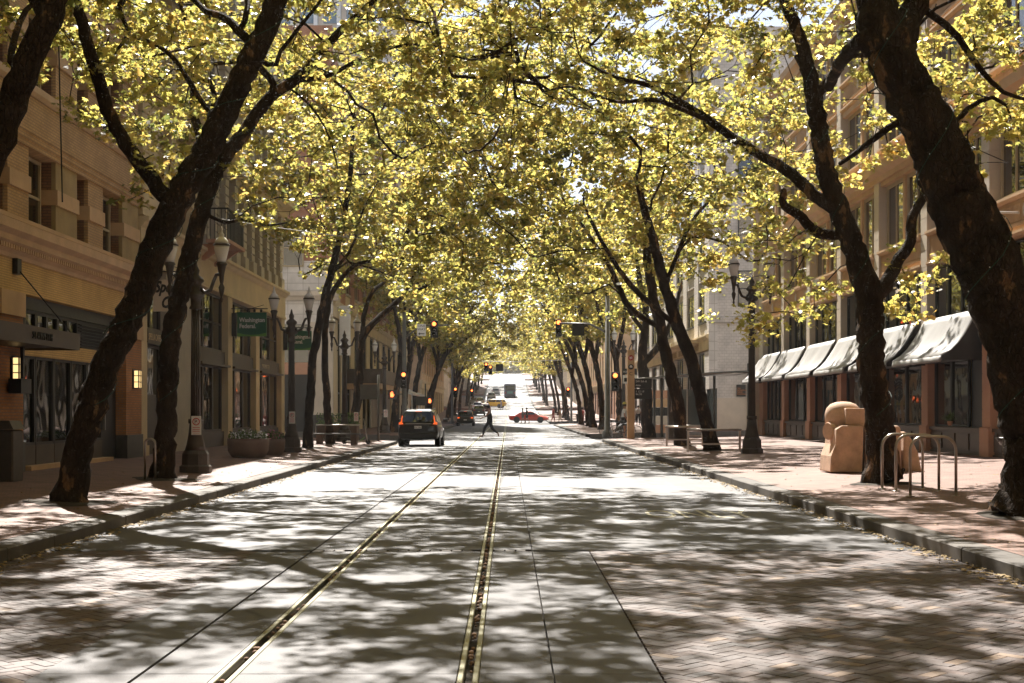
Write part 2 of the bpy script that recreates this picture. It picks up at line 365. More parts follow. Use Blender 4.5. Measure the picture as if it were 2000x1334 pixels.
strip([KL, SL1 - JX], YB + .13, 700, zr, name='road', mat=M['asphalt'])
strip([SL2 + JX, KR], YB + .13, 700, zr, name='road', mat=M['asphalt'])
# bed below joints, grooves and bricks
mb = MB(); mb.box(KL, KR, -6, YB + .2, -.12, -.045); struct('paving_bed', mb, M['soil'])
strip([SL1 - .1, SL2 + .1], YB + .2, 700, lambda x, y: road_z(y) - .04, name='track_bed', mat=M['joint'])
# concrete track slabs, cast in bays with open joints
def slab(x0, x1, y0, y1):
    mb = MB(); zz0, zz1 = road_z(y0), road_z(y1)
    mb.add([(x0,y0,zz0-.035),(x1,y0,zz0-.035),(x1,y1,zz1-.035),(x0,y1,zz1-.035),(x0,y0,zz0),(x1,y0,zz0),(x1,y1,zz1),(x0,y1,zz1)],
           [(0,3,2,1),(4,5,6,7),(0,1,5,4),(1,2,6,5),(2,3,7,6),(3,0,4,7)])
    return mb
slabroot = bpy.data.objects.new('track_slab', None); col.objects.link(slabroot); slabroot['kind'] = 'structure'
xsl = [(SL1, RAIL[0]-RW), (RAIL[0]+RW, RAIL[1]-RW), (RAIL[1]+RW, SL2)]
y = -6.0
while y < 110:
    L_ = 7.2 if y < YB - 8 else (YB - y if y < YB - .5 else 9.0)
    y1 = y + L_
    for a, b_ in xsl + ([(SL0, SL1-JX), (SL2+JX, SL3)] if y < YB - .5 else []):
        slab(a + (JX if a in (SL1,) else 0), b_ - JX*0, y + .006, y1 - .006).build('slab', M['concrete'], slabroot)
    y = y1 + (.2 if abs(y1 - YB) < .3 else 0)
for (a, b_) in xsl:
    mb = MB(); ys = [y] + list(range(int(y)+4, 700, 6)); 
    mb.add([(x, yy, road_z(yy)) for yy in ys for x in (a, b_)], [(i*2, i*2+1, i*2+3, i*2+2) for i in range(len(ys)-1)])
    mb.build('slab', M['concrete'], slabroot)['kind'] = 'stuff'
# a row of small pavers crossing the slab where the brick paving ends
prow = MB(); prow.bbox(-.055, .055, -.085, .085, -.03, .0015, .006)
p0 = None
rnd = random.Random(4)
for k in range(int((SL2 - SL1) / .122)):
    x = SL1 + .06 + k * .122
    if any(abs(x - r) < RW + .055 for r in RAIL): continue
    o = prow.build('paver', M['granite'], slabroot) if p0 is None else inst(p0, slabroot)
    p0 = p0 or o; o.location = (x, YB + .1, rnd.uniform(-.002, .002))
# rails
for rx in RAIL:
    t = thing('tram_rail', 'left grooved tram rail set in the concrete slab' if rx < -1 else 'right grooved tram rail with pebbles lying in its groove', 'rail', (rx, 0, 0))
    for nm, a, b_, hz in (('rail_head', -RW + .005, -.026, .004), ('guard_lip', .026, RW - .005, .0)):
        mb = MB(); ys = [-6, 10, 20, 40, 80, 130] + list(range(140, 460, 10)); k = len(ys)
        vs = []; 
        for yy in ys: z = road_z(yy) + hz; vs += [(a,yy,z-.05),(a,yy,z-.004),(a+.006,yy,z),(b_-.006,yy,z),(b_,yy,z-.004),(b_,yy,z-.05)]
        mb.add(vs, [(i*6+j, i*6+j+1, (i+1)*6+j+1, (i+1)*6+j) for i in range(k-1) for j in range(5)])
        mb.build(nm, M['rail'], t)
# pebbles and dry leaves in the grooves
mb = MB(); rnd = random.Random(8)
for rx in RAIL:
    yy = 7.0
    while yy < 60:
        yy += rnd.expovariate(1/.10) * (1 if rx > -1 else 2.6)
        r = rnd.uniform(.008, .026); x = rx + rnd.uniform(-.012, .012); z = road_z(yy) - .032
        mb.lathe([(r*.6, 0), (r, r*.5), (r*.8, r*1.1), (r*.3, r*1.35)], 5, (x, yy, z), rnd.random()*6)
tag(mb.build('groove_pebbles', pmat('pebbles', (.30,.19,.13), .85, .45, 12, 60, .2)), 'small reddish pebbles lying in the rail grooves', 'pebbles', kind='stuff')
# brick paving in a 45 degree herringbone both sides of the slab
def brickpave_mat(name, obj):
    m, nt, b = newmat(name); L = nt.links; b.inputs['Roughness'].default_value = .62
    s = N(nt, 'ShaderNodeObjectInfo') if obj else N(nt, 'ShaderNodeNewGeometry')
    r = N(nt, 'ShaderNodeValToRGB'); L.new(s.outputs['Random' if obj else 'Random Per Island'], r.inputs[0])
    el = r.color_ramp.elements; r.color_ramp.interpolation = 'CONSTANT'
    cols = [(0,(.088,.066,.062)),(.25,(.100,.073,.067)),(.5,(.080,.062,.060)),(.72,(.108,.073,.064)),(.93,(.19,.13,.09)),(.965,(.066,.055,.054))]
    el[0].color = rgb(cols[0][1]); el[1].position = .25; el[1].color = rgb(cols[1][1])
    for p, c in cols[2:]: q = el.new(p); q.color = rgb(c)
    g = N(nt, 'ShaderNodeNewGeometry'); n2 = N(nt, 'ShaderNodeTexNoise', Scale=70.0, Detail=3.0); L.new(g.outputs['Position'], n2.inputs['Vector'])
    n1 = N(nt, 'ShaderNodeTexNoise', Scale=1.2, Detail=4.0); L.new(g.outputs['Position'], n1.inputs['Vector'])
    hsv = N(nt, 'ShaderNodeHueSaturation'); mv = N(nt, 'ShaderNodeMapRange'); mv.inputs['To Min'].default_value = .65; mv.inputs['To Max'].default_value = 1.45
    L.new(n1.outputs['Fac'], mv.inputs['Value']); L.new(mv.outputs[0], hsv.inputs['Value']); L.new(r.outputs[0], hsv.inputs['Color']); L.new(hsv.outputs[0], b.inputs['Base Color'])
    bp = N(nt, 'ShaderNodeBump', Strength=.4, Distance=.01); L.new(n2.outputs['Fac'], bp.inputs['Height']); L.new(bp.outputs[0], b.inputs['Normal'])
    return m
mbo, mbs = brickpave_mat('paving_brick_single', True), brickpave_mat('paving_brick_field', False)
rnd = random.Random(12); cells = []
W_ = .1; c45 = math.cos(R(45))
for i in range(-170, 171):
    for j in range(-170, 171):
        # classic herringbone: horizontal brick at (i,j) when (i - j) % 4 == 0, vertical when == 3... each 2x1
        k = (i - j) % 4
        if k == 0: cx, cy, rot = (i + 1) * W_, (j + .5) * W_, 0
        elif k == 3: cx, cy, rot = (i + .5) * W_, (j + 1) * W_, 90
        else: continue
        X = (cx - cy) * c45; Y = (cx + cy) * c45 + 9.0
        if not (3.5 < Y < YB + .10): continue
        if SL3 + JX + .075 < X < KR - .06 or KL + .06 < X < SL0 - .075: cells.append((X, Y, rot + 45))
vis = []
rest = []
for c in cells:
    sx, sy = CX + F * c[0] / c[1], CY + F * EYE / c[1]
    (vis if (5 < sx < 1995 and 810 < sy < 1332) else rest).append(c)
vis.sort(key=lambda c: c[1]); rest += vis[300:]; vis = vis[:300]
edge = []
for i in range(-170, 171):
    for j in range(-170, 171):
        k = (i - j) % 4
        if k == 0: cx, cy, rot = (i + 1) * W_, (j + .5) * W_, 0
        elif k == 3: cx, cy, rot = (i + .5) * W_, (j + 1) * W_, 90
        else: continue
        X = (cx - cy) * c45; Y = (cx + cy) * c45 + 9.0
        if not (3.5 < Y < YB + .10): continue
        for lo, hi in ((SL3+JX, KR), (KL, SL0)):
            if lo - .11 < X < hi + .11 and not (lo + .075 < X < hi - .06 if lo > 0 else lo + .06 < X < hi - .075):
                a = R(rot + 45); P = [(X+math.cos(a)*u-math.sin(a)*v, Y+math.sin(a)*u+math.cos(a)*v) for u, v in ((-.0978,-.0478),(.0978,-.0478),(.0978,.0478),(-.0978,.0478))]
                for lim, sgn in ((lo+.004, 1), (hi-.004, -1)):
                    Q = []
                    for q in range(len(P)):
                        A, B_ = P[q], P[(q+1)%len(P)]; ia, ib = sgn*(A[0]-lim) >= 0, sgn*(B_[0]-lim) >= 0
                        if ia: Q.append(A)
                        if ia != ib: t_ = (lim-A[0])/(B_[0]-A[0]); Q.append((lim, A[1]+(B_[1]-A[1])*t_))
                    P = Q
                    if len(P) < 3: break
                if len(P) >= 3: edge.append(P)
brickroot = bpy.data.objects.new('brick_paving', None); col.objects.link(brickroot); brickroot['kind'] = 'structure'
one = MB(); one.bbox(-.0978, .0978, -.0478, .0478, -.04, 0, .003); b0 = None
for X, Y, r in vis:
    o = one.build('brick', mbo, brickroot) if b0 is None else inst(b0, brickroot); b0 = b0 or o
    o.location = (X, Y, rnd.uniform(-.003, .001)); o.rotation_euler = (rnd.uniform(-.008,.008), rnd.uniform(-.008,.008), R(r + rnd.uniform(-.6,.6)))
mb = MB(); base = np.array(one.v)
for X, Y, r in rest:
    a = R(r + rnd.uniform(-.6, .6)); ca, sa = math.cos(a), math.sin(a); dz = rnd.uniform(-.003, .001); tx, ty = rnd.uniform(-.008,.008), rnd.uniform(-.008,.008)
    mb.add([(X + ca*v[0] - sa*v[1], Y + sa*v[0] + ca*v[1], v[2] + dz + v[0]*tx + v[1]*ty) for v in one.v], one.f)
for P in edge: mb.prism(P, 'z', -.04, rnd.uniform(-.003, 0))
mb.build('brick_field', mbs, brickroot)['kind'] = 'stuff'
# faded road lettering in the right lane
pm = pmat('worn_road_paint', (.50,.47,.36), .7, .35, 4, 40, .1)
pr = bpy.data.objects.new('road_marking', None); col.objects.link(pr); pr['kind'] = 'structure'
text('lettering', 'ONLY', .62, pm, pr, (2.1, 20.6, .005), (0,0,0), 0.0, scale=(1,3.6,1))
mb = MB()
for yy in (67.0, 69.2): mb.box(KL+.3, KR-.3, yy, yy+.3, .004, .006)
for yy in (147.5, 150): mb.box(KL+.3, KR-.3, yy, yy+.3, .06, .064)
mb.build('crosswalk_line', pm, pr)
# sidewalks: blocks between the cross streets, with a brick surface and granite kerb stones
CROSS = [(66.0, 79.5), (145, 163), (223, 241), (301, 319), (379, 397), (457, 475)]
def blocks(off0, off1):
    s = -8.0; out = []
    for i, (a, b_) in enumerate(CROSS):
        out.append((s, a + (off0 if i == 0 else 0))); s = b_ + (off1 if i == 0 else 0)
    out.append((s, 640)); return out
kmesh = {}
for side, K, Fc, blk in (('left', KL, FL, blocks(0, 0)), ('right', KR, FR, blocks(4.5, 6.0))):
    sg = 1 if side == 'right' else -1
    kroot = bpy.data.objects.new('kerb', None); col.objects.link(kroot); kroot['kind'] = 'structure'
    for bi, (y0, y1) in enumerate(blk):
        xi = K + sg * .32; mb = MB()
        ys = list(np.arange(y0 + .02, y1 - .02, 4 if y0 < 300 else 10)) + [y1 - .02]; k = len(ys)
        xs_ = [xi, Fc + sg * 12.0]
        # rounded outer corners at the cross streets
        vs = []
        for yy in ys:
            vs += [(xs_[0], yy, walk_z(xi, yy)), (Fc, yy, walk_z(Fc, yy)), (xs_[1], yy, walk_z(Fc, yy))]
        mb.add(vs, [(i*3+j, i*3+j+1, (i+1)*3+j+1, (i+1)*3+j) for i in range(k-1) for j in range(2)])
        for ye in (ys[0], ys[-1]):
            mb.add([(xi,ye,road_z(ye)-.1),(Fc,ye,road_z(ye)-.1),(xs_[1],ye,road_z(ye)-.1),(xs_[1],ye,walk_z(Fc,ye)),(Fc,ye,walk_z(Fc,ye)),(xi,ye,walk_z(xi,ye))],[(0,1,4,5),(1,2,3,4)])
        struct('sidewalk', mb, M['walkbrick'])
        if y0 < 200:
            L_ = 1.5; n_ = int((y1 - y0) / L_); L_ = (y1 - y0) / n_
            for q in range(n_):
                a = y0 + q * L_; b2 = a + L_ - .012
                if b2 < 5: continue
                key = (side, round(L_, 3))
                if y0 < 130 and key not in kmesh:
                    kk = MB(); kk.prism([(0, -.1), (0, .135), (sg*.018, .15), (sg*.315, .158), (sg*.315, -.1)], 'y', 0, L_ - .012)
                    kmesh[key] = kk.build('kerb_stone', M['granite'], kroot, (K, a, 0)); continue
                if y0 < 130: o = inst(kmesh[key], kroot, (K + rnd.uniform(-.006,.006), a, rnd.uniform(-.004,.003)))
                else:
                    kk = MB(); za, zb = road_z(a), road_z(b2)
                    kk.add([(K,a,za-.1),(K+sg*.315,a,za-.1),(K+sg*.315,a,za+.155),(K,a,za+.15),(K,b2,zb-.1),(K+sg*.315,b2,zb-.1),(K+sg*.315,b2,zb+.155),(K,b2,zb+.15)],
                           [(0,1,2,3),(7,6,5,4),(0,3,7,4),(3,2,6,7),(1,5,6,2)])
                    kk.build('kerb_stone', M['granite'], kroot)
            # end kerbs along the cross street (visible face towards the camera)
            for ye, s2 in ((y0, -1), (y1, 1)):
                if ye < 5: continue
                xx = K; q = 0
                while abs(xx - K) < abs(Fc - K) + 10:
                    x2 = xx + sg * 1.5; z = road_z(ye)
                    kk = MB(); kk.box(xx, x2 - sg*.012, ye, ye - s2*.3, z - .1, z + .152 + .22*max(0,abs(x2-K)-1)/abs(Fc-K)*.8)
                    kk.build('kerb_stone', M['granite'], kroot); xx = x2
        else:
            mb = MB(); zs = [(K, yy) for yy in ys]
            mb.add([p for yy in ys for p in ((K,yy,road_z(yy)-.1),(K,yy,road_z(yy)+.15),(xi,yy,road_z(yy)+.155))],
                   [(i*3+j, i*3+j+1, (i+1)*3+j+1, (i+1)*3+j) for i in range(k-1) for j in range(2)])
            mb.build('kerb_run', M['granite'], kroot)
# dry leaves along the gutters and scattered on the paving
mb = MB(); rnd = random.Random(3)
for q in range(4200):
    side = rnd.random()
    yy = 9 + rnd.random()**1.6 * 60
    if side < .42: x, z = KL + abs(rnd.gauss(0, .13)), road_z(yy)
    elif side < .84: x, z = KR - abs(rnd.gauss(0, .13)), road_z(yy)
    elif side < .93: x = rnd.uniform(KR+.3, 11); z = walk_z(x, yy)
    else: x = rnd.uniform(-8.5, KL-.3); z = walk_z(x, yy)
    r = rnd.uniform(.012, .05); a = rnd.random()*6.3
    P = [(x + math.cos(a+t)*r*s_, yy + math.sin(a+t)*r*s_, z + .004 + rnd.random()*.02) for t, s_ in ((0,1),(1.2,.6),(2.1,.95),(3.4,.6),(4.4,1),(5.3,.55))]
    mb.add(P, [(0,1,2,3,4,5)])
tag(mb.build('fallen_leaves', M['litter']), 'dry fallen leaves gathered along the gutters and on the bricks', 'leaves', kind='stuff')
# ------------------------------------------------------------------ buildings
class FB(MB):
    "boxes given by distance out from the facade, along the street and up"
    def __init__(s, side): super().__init__(); s.s = -1 if side == 'L' else 1; s.X = FL if side == 'L' else FR
    def x(s, o): return s.X - s.s * o
    def fb(s, o0, o1, y0, y1, z0, z1): return s.box(s.x(o0), s.x(o1), y0, y1, z0, z1)
    def prof(s, pts, y0, y1): return s.prism([(s.x(o), z) for o, z in pts], 'y', y0, y1)
    def courses(s, o0, o1, y0, y1, z0, z1, h, gap=.012, rec=.012):
        "blocks stacked with recessed joints"
        n = max(1, round((z1 - z0) / h)); h = (z1 - z0) / n
        s.fb(o0, o1 - rec, y0 + rec, y1 - rec, z0, z1)
        for i in range(n): s.fb(o0, o1, y0, y1, z0 + i*h + gap/2, z0 + (i+1)*h - gap/2)
        return s
def sash(side, name, parent, y0, y1, z0, z1, o, fm, gm=None, bars=1, mull=0, fw=.07):
    "window of its own: frame with meeting rail; its pane is a sub-part"
    f = FB(side); d = .07
    f.fb(o, o+d, y0, y0+fw, z0, z1); f.fb(o, o+d, y1-fw, y1, z0, z1)
    f.fb(o, o+d-.003, y0+fw, y1-fw, z1-fw, z1); f.fb(o, o+d-.003, y0+fw, y1-fw, z0, z0+fw)
    for k in range(bars):
        z = z0 + (z1-z0)*(k+1)/(bars+1); f.fb(o, o+d-.01, y0+fw, y1-fw, z-.03, z+.03)
    for k in range(mull):
        y = y0 + (y1-y0)*(k+1)/(mull+1); f.fb(o, o+d-.006, y-.03, y+.03, z0+fw, z1-fw)
    w = f.build(name, fm, parent)
    g = FB(side); g.fb(o-.02, o+.02, y0+fw*.5, y1-fw*.5, z0+fw*.5, z1-fw*.5); g.build('pane', gm or M['glassflat'], w)
    return w
M['woodcream'] = pmat('cream_window_frame', (.42,.33,.20), .6, .15)
M['stucco'] = pmat('ochre_stucco', (.38,.27,.12), .85, .18, 1.5, 60, .3)
# ---- A: tan brick building at the left, nearest
A = thing('brick_building', 'tan brick building at the far left with pink moulded cornice and deep sash windows', 'building', (FL, 22, .3))
A.location = (0,0,0)
YA0, YA1, HA = 6.0, 38.3, 25.0
b = FB('L'); b.fb(-10, -.34, YA0, YA1, 0, HA); b.build('wall', M['brick_brown'], A)
def piersA():
    out = []
    for k in range(-1, 5):
        out += [(31.2-5.4*k, 32.7-5.4*k, 1), (33.6-5.4*k, 34.8-5.4*k, 0)]
    return [(a, min(b_, YA1), t) for a, b_, t in out if b_ > YA0 and a < YA1 - 1]
for a, b_, t in piersA():
    for f in range(4):
        z0, z1 = 5.45 + 3.15*f, 7.2 + 3.15*f
        p = FB('L'); p.fb(-.34, -.10, a, b_, z0, z1); p.build('pier', M['brick_brown'], A)
        q = FB('L'); q.fb(-.10, 0, a - .02, b_ + .02, z0, z0+.78); q.fb(-.10, 0, a - .02, b_ + .02, z0 + 1.12, z1)
        q.build('pier_panel', M['stucco'] if t and f == 0 else M['brick_tan'], A)
        q = FB('L'); q.fb(-.36, .05, a - .04, b_ + .04, z0 + .78, z0 + 1.12); q.build('stone_band', M['stone_tan'], A)
for f in range(4):
    z = 7.2 + 3.15*f; q = FB('L'); q.fb(-.34, 0.02, YA0, YA1, z + .32, z + 1.12); q.build('spandrel', M['brick_tan'], A)
    q = FB('L'); q.prof([(-.34,z),(.05,z),(.05,z+.1),(.09,z+.14),(.09,z+.24),(.13,z+.28),(.13,z+.32),(-.34,z+.32)], YA0, YA1); q.build('moulding', M['brick_tan'], A)
    q = FB('L'); q.prof([(-.34,z+1.12),(.06,z+1.12),(.12,z+1.2),(.12,z+1.34),(.04,z+1.4),(-.34,z+1.4)], YA0, YA1); q.build('sill_course', M['pinkmould'], A)
for k in range(0, 5):
    for f in range(4):
        z0 = 5.47 + 3.15*f
        if f: z0 += .0
        y0, y1 = 34.9-5.4*k+.12, 36.5-5.4*k-.12
        sash('L', 'window', A, y0, y1, z0, z0+1.68, -.33, M['woodcream'], mull=0)
        sash('L', 'window', A, 32.76-5.4*k, 33.54-5.4*k, z0, z0+1.68, -.33, M['woodcream'])
q = FB('L'); q.prof([(-.34,4.72),(.10,4.72),(.12,4.80),(.20,4.86),(.20,4.94),(.30,5.0),(.30,5.12),(.44,5.2),(.46,5.38),(.40,5.45),(-.34,5.45)], YA0, YA1); q.build('cornice', M['pinkmould'], A)
q = FB('L'); q.prof([(.30,5.38),(.47,5.385),(.47,5.47),(-.2,5.52),(-.2,5.46)], YA0, YA1); q.build('cornice_cap', M['stone_tan'], A)
q = FB('L')
y = YA0
while y < YA1: q.fb(.2, .25, y, y+.07, 4.86, 4.95); y += .14
q.build('dentils', M['pinkmould'], A)['kind'] = 'stuff'
q = FB('L'); q.fb(-.34, .06, YA0, YA1, 4.05, 4.72); q.build('frieze', M['yellowfrieze'], A)
for a, b_ in ((36.75, 38.3), (27.6, 28.95), (18.0, 19.3), (9, 10.3)):
    q = FB('L'); q.fb(-.34, .05, a, b_, .95, 3.55); q.build('brick_pillar', M['brick_orange'], A)
    q = FB('L'); q.fb(-.34, .09, a-.02, b_+.02, .2, .95); q.build('pillar_base', M['granitedark'], A)
    q = FB('L'); q.fb(-.34, .10, a-.02, b_+.02, 3.55, 4.05); q.build('pillar_cap', M['stone_tan'], A)
for (a, b_) in ((28.95, 36.75), (19.3, 27.6), (10.3, 18)):
    q = FB('L'); q.fb(-.34, -.12, a, b_, 3.78, 4.05); q.build('shop_header', M['darkgreen'], A)
    n = 6; w = (b_-a-3.4)/n
    for i in range(n):
        sash('L', 'transom_window', A, a + i*w, a + (i+1)*w, 3.2, 3.78, -.25, M['dark'], M['glass'], bars=0)
    q = FB('L'); q.fb(-.34, -.2, a+n*w, b_, 3.1, 3.78); q.build('vent_back', M['dark'], A)
    for i in range(8):
        q = FB('L'); z = 3.14 + i*.078; q.prof([(-.2,z),(-.1,z-.03),(-.1,z-.018),(-.2,z+.012)], a+n*w+.05, b_-.05); q.build('louvre_slat', M['darkgreen'], A)
    q = FB('L'); q.fb(-.34, -.04, a, b_, 2.78, 3.1); q.build('shop_band', M['yellowfrieze'], A)
    q = FB('L'); q.fb(-.34, .12, a+.3, b_-1.4, .2, .42); q.build('plinth', M['stone_tan'], A)
    # shop windows and a dark recessed door
    for i in range(5):
        wy = (b_-a-1.6)/5; y0 = a+.05+i*wy
        sash('L', 'shop_window', A, y0, y0+wy-.04, .85, 2.78, -.2, M['dark'], M['glass'], bars=0, fw=.06)
        q = FB('L'); q.fb(-.3, -.12, y0, y0+wy-.04, .42, .85); q.build('stall_riser', M['bronze'], A)
    q = FB('L'); q.fb(-.34, -.2, b_-1.5, b_-.1, .25, 2.72); q.build('door', M['dark'], A)
    q = FB('L'); q.fb(-.2, -.13, b_-1.3, b_-1.25, 1.1, 1.7); q.build('door_handle', M['steel'], A)
# wall lanterns
for yy, lab in ((28.35, 'square amber wall sconce on the brick pillar at the far left edge'), (37.5, 'square amber wall sconce on the second brick pillar, behind the leaning tree trunks')):
    t = thing('wall_sconce', lab, 'wall lamp', (FL+.05, yy, 2.45), group='amber sconces on the brick building')
    m = MB(); m.box(0, .05, -.16, .16, -.26, .26)
    m.build('backplate', M['dark'], t); m = MB(); m.box(.05, .17, -.13, .13, -.23, .23); m.build('lit_glass', M['amber'], t)
    m = MB()
    for z in (-.25,-.085,.085,.23): m.box(.04, .185, -.15, .15, z, z+.02)
    for y_ in (-.15,-.01,.13): m.box(.16, .187, y_, y_+.02, -.25, .25)
    m.build('cage', M['dark'], t)
# entrance canopy of building A on rods
t = thing('entrance_canopy', 'dark box canopy with raised letters hung from rods at the left edge', 'canopy')
m = FB('L'); m.fb(-.1, 1.2, 24.2, 28.9, 2.9, 3.18); m.build('canopy_box', M['bronze'], t)
m = FB('L'); m.prof([(1.2,2.86),(1.24,2.86),(1.26,3.2),(1.2,3.2)], 24.2, 28.93); m.fb(.0, 1.2, 24.16, 24.2, 2.86, 3.2); m.fb(0, 1.2, 28.9, 28.93, 2.86, 3.2); m.build('fascia', M['bronze'], t)
text('lettering', 'SEAWEITH', .2, M['dark'], t, (FL+1.262, 26.0, 2.96), FACE_EAST, .015, scale=(1,1,1), space=1.25)
for ya, yb in ((28.4, 28.6), (24.0, 24.4)):
    m = MB(); m.tube([(FL+.1, ya, 4.55), (FL+1.1, yb+.25, 3.2)], .016, 6); m.build('hanging_rod', M['dark'], t)
    m = MB(); m.box(FL+.05, FL+.17, ya-.12, ya+.12, 4.4, 4.72); m.build('wall_anchor', M['dark'], t)
for yy in (25.0, 26.4, 28.2):
    m = MB(); m.box(FL+.25, FL+.31, yy, yy+.1, 2.2, 2.9); m.box(FL+.1, FL+.36, yy-.25, yy+.35, 1.95, 2.25); m.build('heater', M['dark'], t)

# ---- B: cream terracotta bank building, left
B = thing('bank_building', 'cream stone bank building on the left with rusticated pilasters and tall bronze windows', 'building')
YB0, YB1, HB = 38.35, 63.2, 20
b = FB('L'); b.fb(-12, -.45, YB0, YB1, 0, HB); b.build('wall', M['stone_grey'], B)
PB = [(38.4, 39.1), (44.9, 45.7), (50.4, 51.2), (56.0, 56.8), (62.3, 63.15)]
for a, b_ in PB:
    q = FB('L'); q.courses(-.44, 0, a, b_, .25, 5.75, 1.1); q.build('pilaster', M['stone_cream'], B)
    q = FB('L'); q.fb(-.44, .05, a-.04, b_+.04, .2, .62); q.build('pilaster_base', M['stone_cream'], B)
q = FB('L'); q.prof([(-.44,5.75),(.03,5.75),(.03,6.72),(.10,6.78),(.16,6.86),(.24,6.9),(.24,7.0),(-.44,7.04)], YB0, YB1); q.build('frieze', M['stone_cream'], B)
q = FB('L'); q.prof([(.031,5.75),(.07,5.75),(.07,5.86),(.031,5.9)], YB0, YB1); q.build('moulding', M['stone_cream'], B)
for i in range(1, 5):
    a, b_ = PB[i-1][1], PB[i][0]
    if i == 1:   # cafe bay: grey stone surround, cafe window and dark door
        q = FB('L'); q.courses(-.44, -.08, 41.6, b_, .25, 5.74, .9); q.build('stone_surround', M['stone_grey'], B)
        sash('L', 'cafe_window', B, a+.02, 41.5, 3.95, 5.7, -.3, M['bronze'], M['glass'], bars=0, mull=1)
        sash('L', 'cafe_window', B, a+.02, 41.5, 2.0, 3.5, -.3, M['bronze'], M['glass'], bars=0, mull=0)
        q = FB('L'); q.fb(-.3, -.24, a+.02, 41.5, .3, 2.0); q.build('door', M['bronze'], B)
        q = FB('L'); q.fb(-.32, .02, a, 41.55, 3.52, 3.93); q.build('sign_board', M['bronze'], B)
        text('lettering', 'SPELLA CAFFE', .27, M['stone_cream'], B, (FL+.024, a+.08, 3.62), FACE_EAST, .004, scale=(.8,1,1))
        continue
    n = 3; w = (b_-a)/n
    for k in range(n):
        sash('L', 'upper_window', B, a+k*w+.01, a+(k+1)*w-.01, 3.72, 5.72, -.3, M['bronze'], M['glass'], bars=1 if k else 1, fw=.08)
        sash('L', 'shop_window', B, a+k*w+.01, a+(k+1)*w-.01, .85, 3.2, -.3, M['bronze'], M['glass'], bars=0 if i != 2 else 0, fw=.09)
    q = FB('L'); q.fb(-.4, -.12, a, b_, 3.2, 3.72); q.build('transom_bar', M['bronze'], B)
    q = FB('L'); q.fb(-.4, .1, a, b_, 3.16, 3.24); q.build('transom_ledge', M['bronze'], B)
    q = FB('L'); q.fb(-.4, -.15, a, b_, .2, .85); q.build('stall_riser', M['bronze'], B)
    if i == 4: text('lettering', 'WASHINGTON', .26, M['stone_pale'], B, (FL-.115, a+1.2, 3.38), FACE_EAST, .01, scale=(1.0,1,1))
# floors above: rusticated pilasters between paired windows
for base, top in ((7.04, 10.3), (11.0, 14.2), (14.9, 17.4)):
    yy = 46.6
    while yy < 63.0:
        q = FB('L')
        q.courses(-.44, -.02, yy, yy+.62, base+.5, top-.25, .32, .06, .06); q.fb(-.44, .06, yy-.06, yy+.68, base, base+.5)
        q.fb(-.44, .03, yy-.05, yy+.67, top-.25, top); q.build('rusticated_pilaster', M['stone_grey'], B)
        if yy + 1.7 < 63: sash('L', 'window', B, yy+.72, yy+1.62, base+.7, top-.3, -.40, M['stone_cream'], M['glassflat'])
        yy += 1.72
    # plainer bays next to the brick building
    q = FB('L'); q.courses(-.44, .06, 38.4, 40.2, base, top, .36, .05, .05); q.build('corner_quoin', M['stone_cream'], B)
    for yy in (40.6, 43.2):
        sash('L', 'window', B, yy, yy+1.3, base+.9, top-.3, -.38, M['stone_cream'], M['glassflat'])
        q = FB('L'); q.courses(-.44, .0, yy+1.4, yy+2.2, base, top, .36, .05, .05); q.build('rusticated_pilaster', M['stone_cream'], B)
for z in (10.3, 14.2, 17.4):
    q = FB('L'); q.prof([(-.44,z),(.1,z),(.14,z+.2),(.3,z+.3),(.5,z+.42),(.55,z+.62),(.2,z+.7),(-.44,z+.7)], YB0, YB1); q.build('cornice', M['stone_cream'], B)
# small iron balcony on the bank
t = thing('balcony', 'small iron railed balcony on brackets above the bank frieze, behind the street lamp', 'balcony')
m = FB('L'); m.fb(.24, 1.0, 45.6, 48.4, 7.15, 7.27); m.build('deck', M['pinkbase'], t)
m = FB('L'); 
for yy in np.arange(45.62, 48.4, .14): m.fb(.94, .96, yy, yy+.02, 7.27, 8.25)
for o in np.arange(.26, .94, .12): m.fb(o, o+.02, 45.62, 45.64, 7.27, 8.25); m.fb(o, o+.02, 48.34, 48.36, 7.27, 8.25)
m.build('balusters', M['dark'], t)['kind'] = 'stuff'
m = FB('L'); m.fb(.92, .98, 45.6, 48.4, 8.25, 8.3); m.fb(.24, .92, 45.6, 45.66, 8.25, 8.3); m.fb(.24, .92, 48.34, 48.4, 8.25, 8.3); m.build('handrail', M['dark'], t)
for yy in (45.9, 47.9): m = FB('L'); m.prof([(.03,6.6),(.12,6.6),(.9,7.14),(.03,7.14)], yy, yy+.14); m.build('bracket', M['pinkbase'], t)
# fire escape
t = thing('fire_escape', 'rusty iron fire escape with slatted landings and ladders high on the cream building', 'fire escape')
for z in (10.95, 14.1, 17.2):
    m = FB('L')
    for k in range(14): m.fb(.05, 1.2, 41.2+k*.2, 41.27+k*.2, z, z+.03)
    m.build('landing_slats', M['lampiron'], t)
    m = FB('L'); m.fb(1.15,1.2,41.2,44,z-.06,z); m.fb(.05,.1,41.2,44,z-.06,z); m.fb(.1,1.15,41.2,41.25,z-.06,z); m.fb(.1,1.15,43.95,44,z-.06,z)
    for zz in (z+.5, z+1.0): m.fb(1.16,1.19,41.2,44,zz,zz+.03); m.fb(.1,1.16,41.2,41.23,zz,zz+.03); m.fb(.1,1.16,43.97,44,zz,zz+.03)
    for yy in np.arange(41.25, 44, .45): m.fb(1.165,1.185,yy,yy+.02,z,z+1.0)
    m.build('railing', M['lampiron'], t)
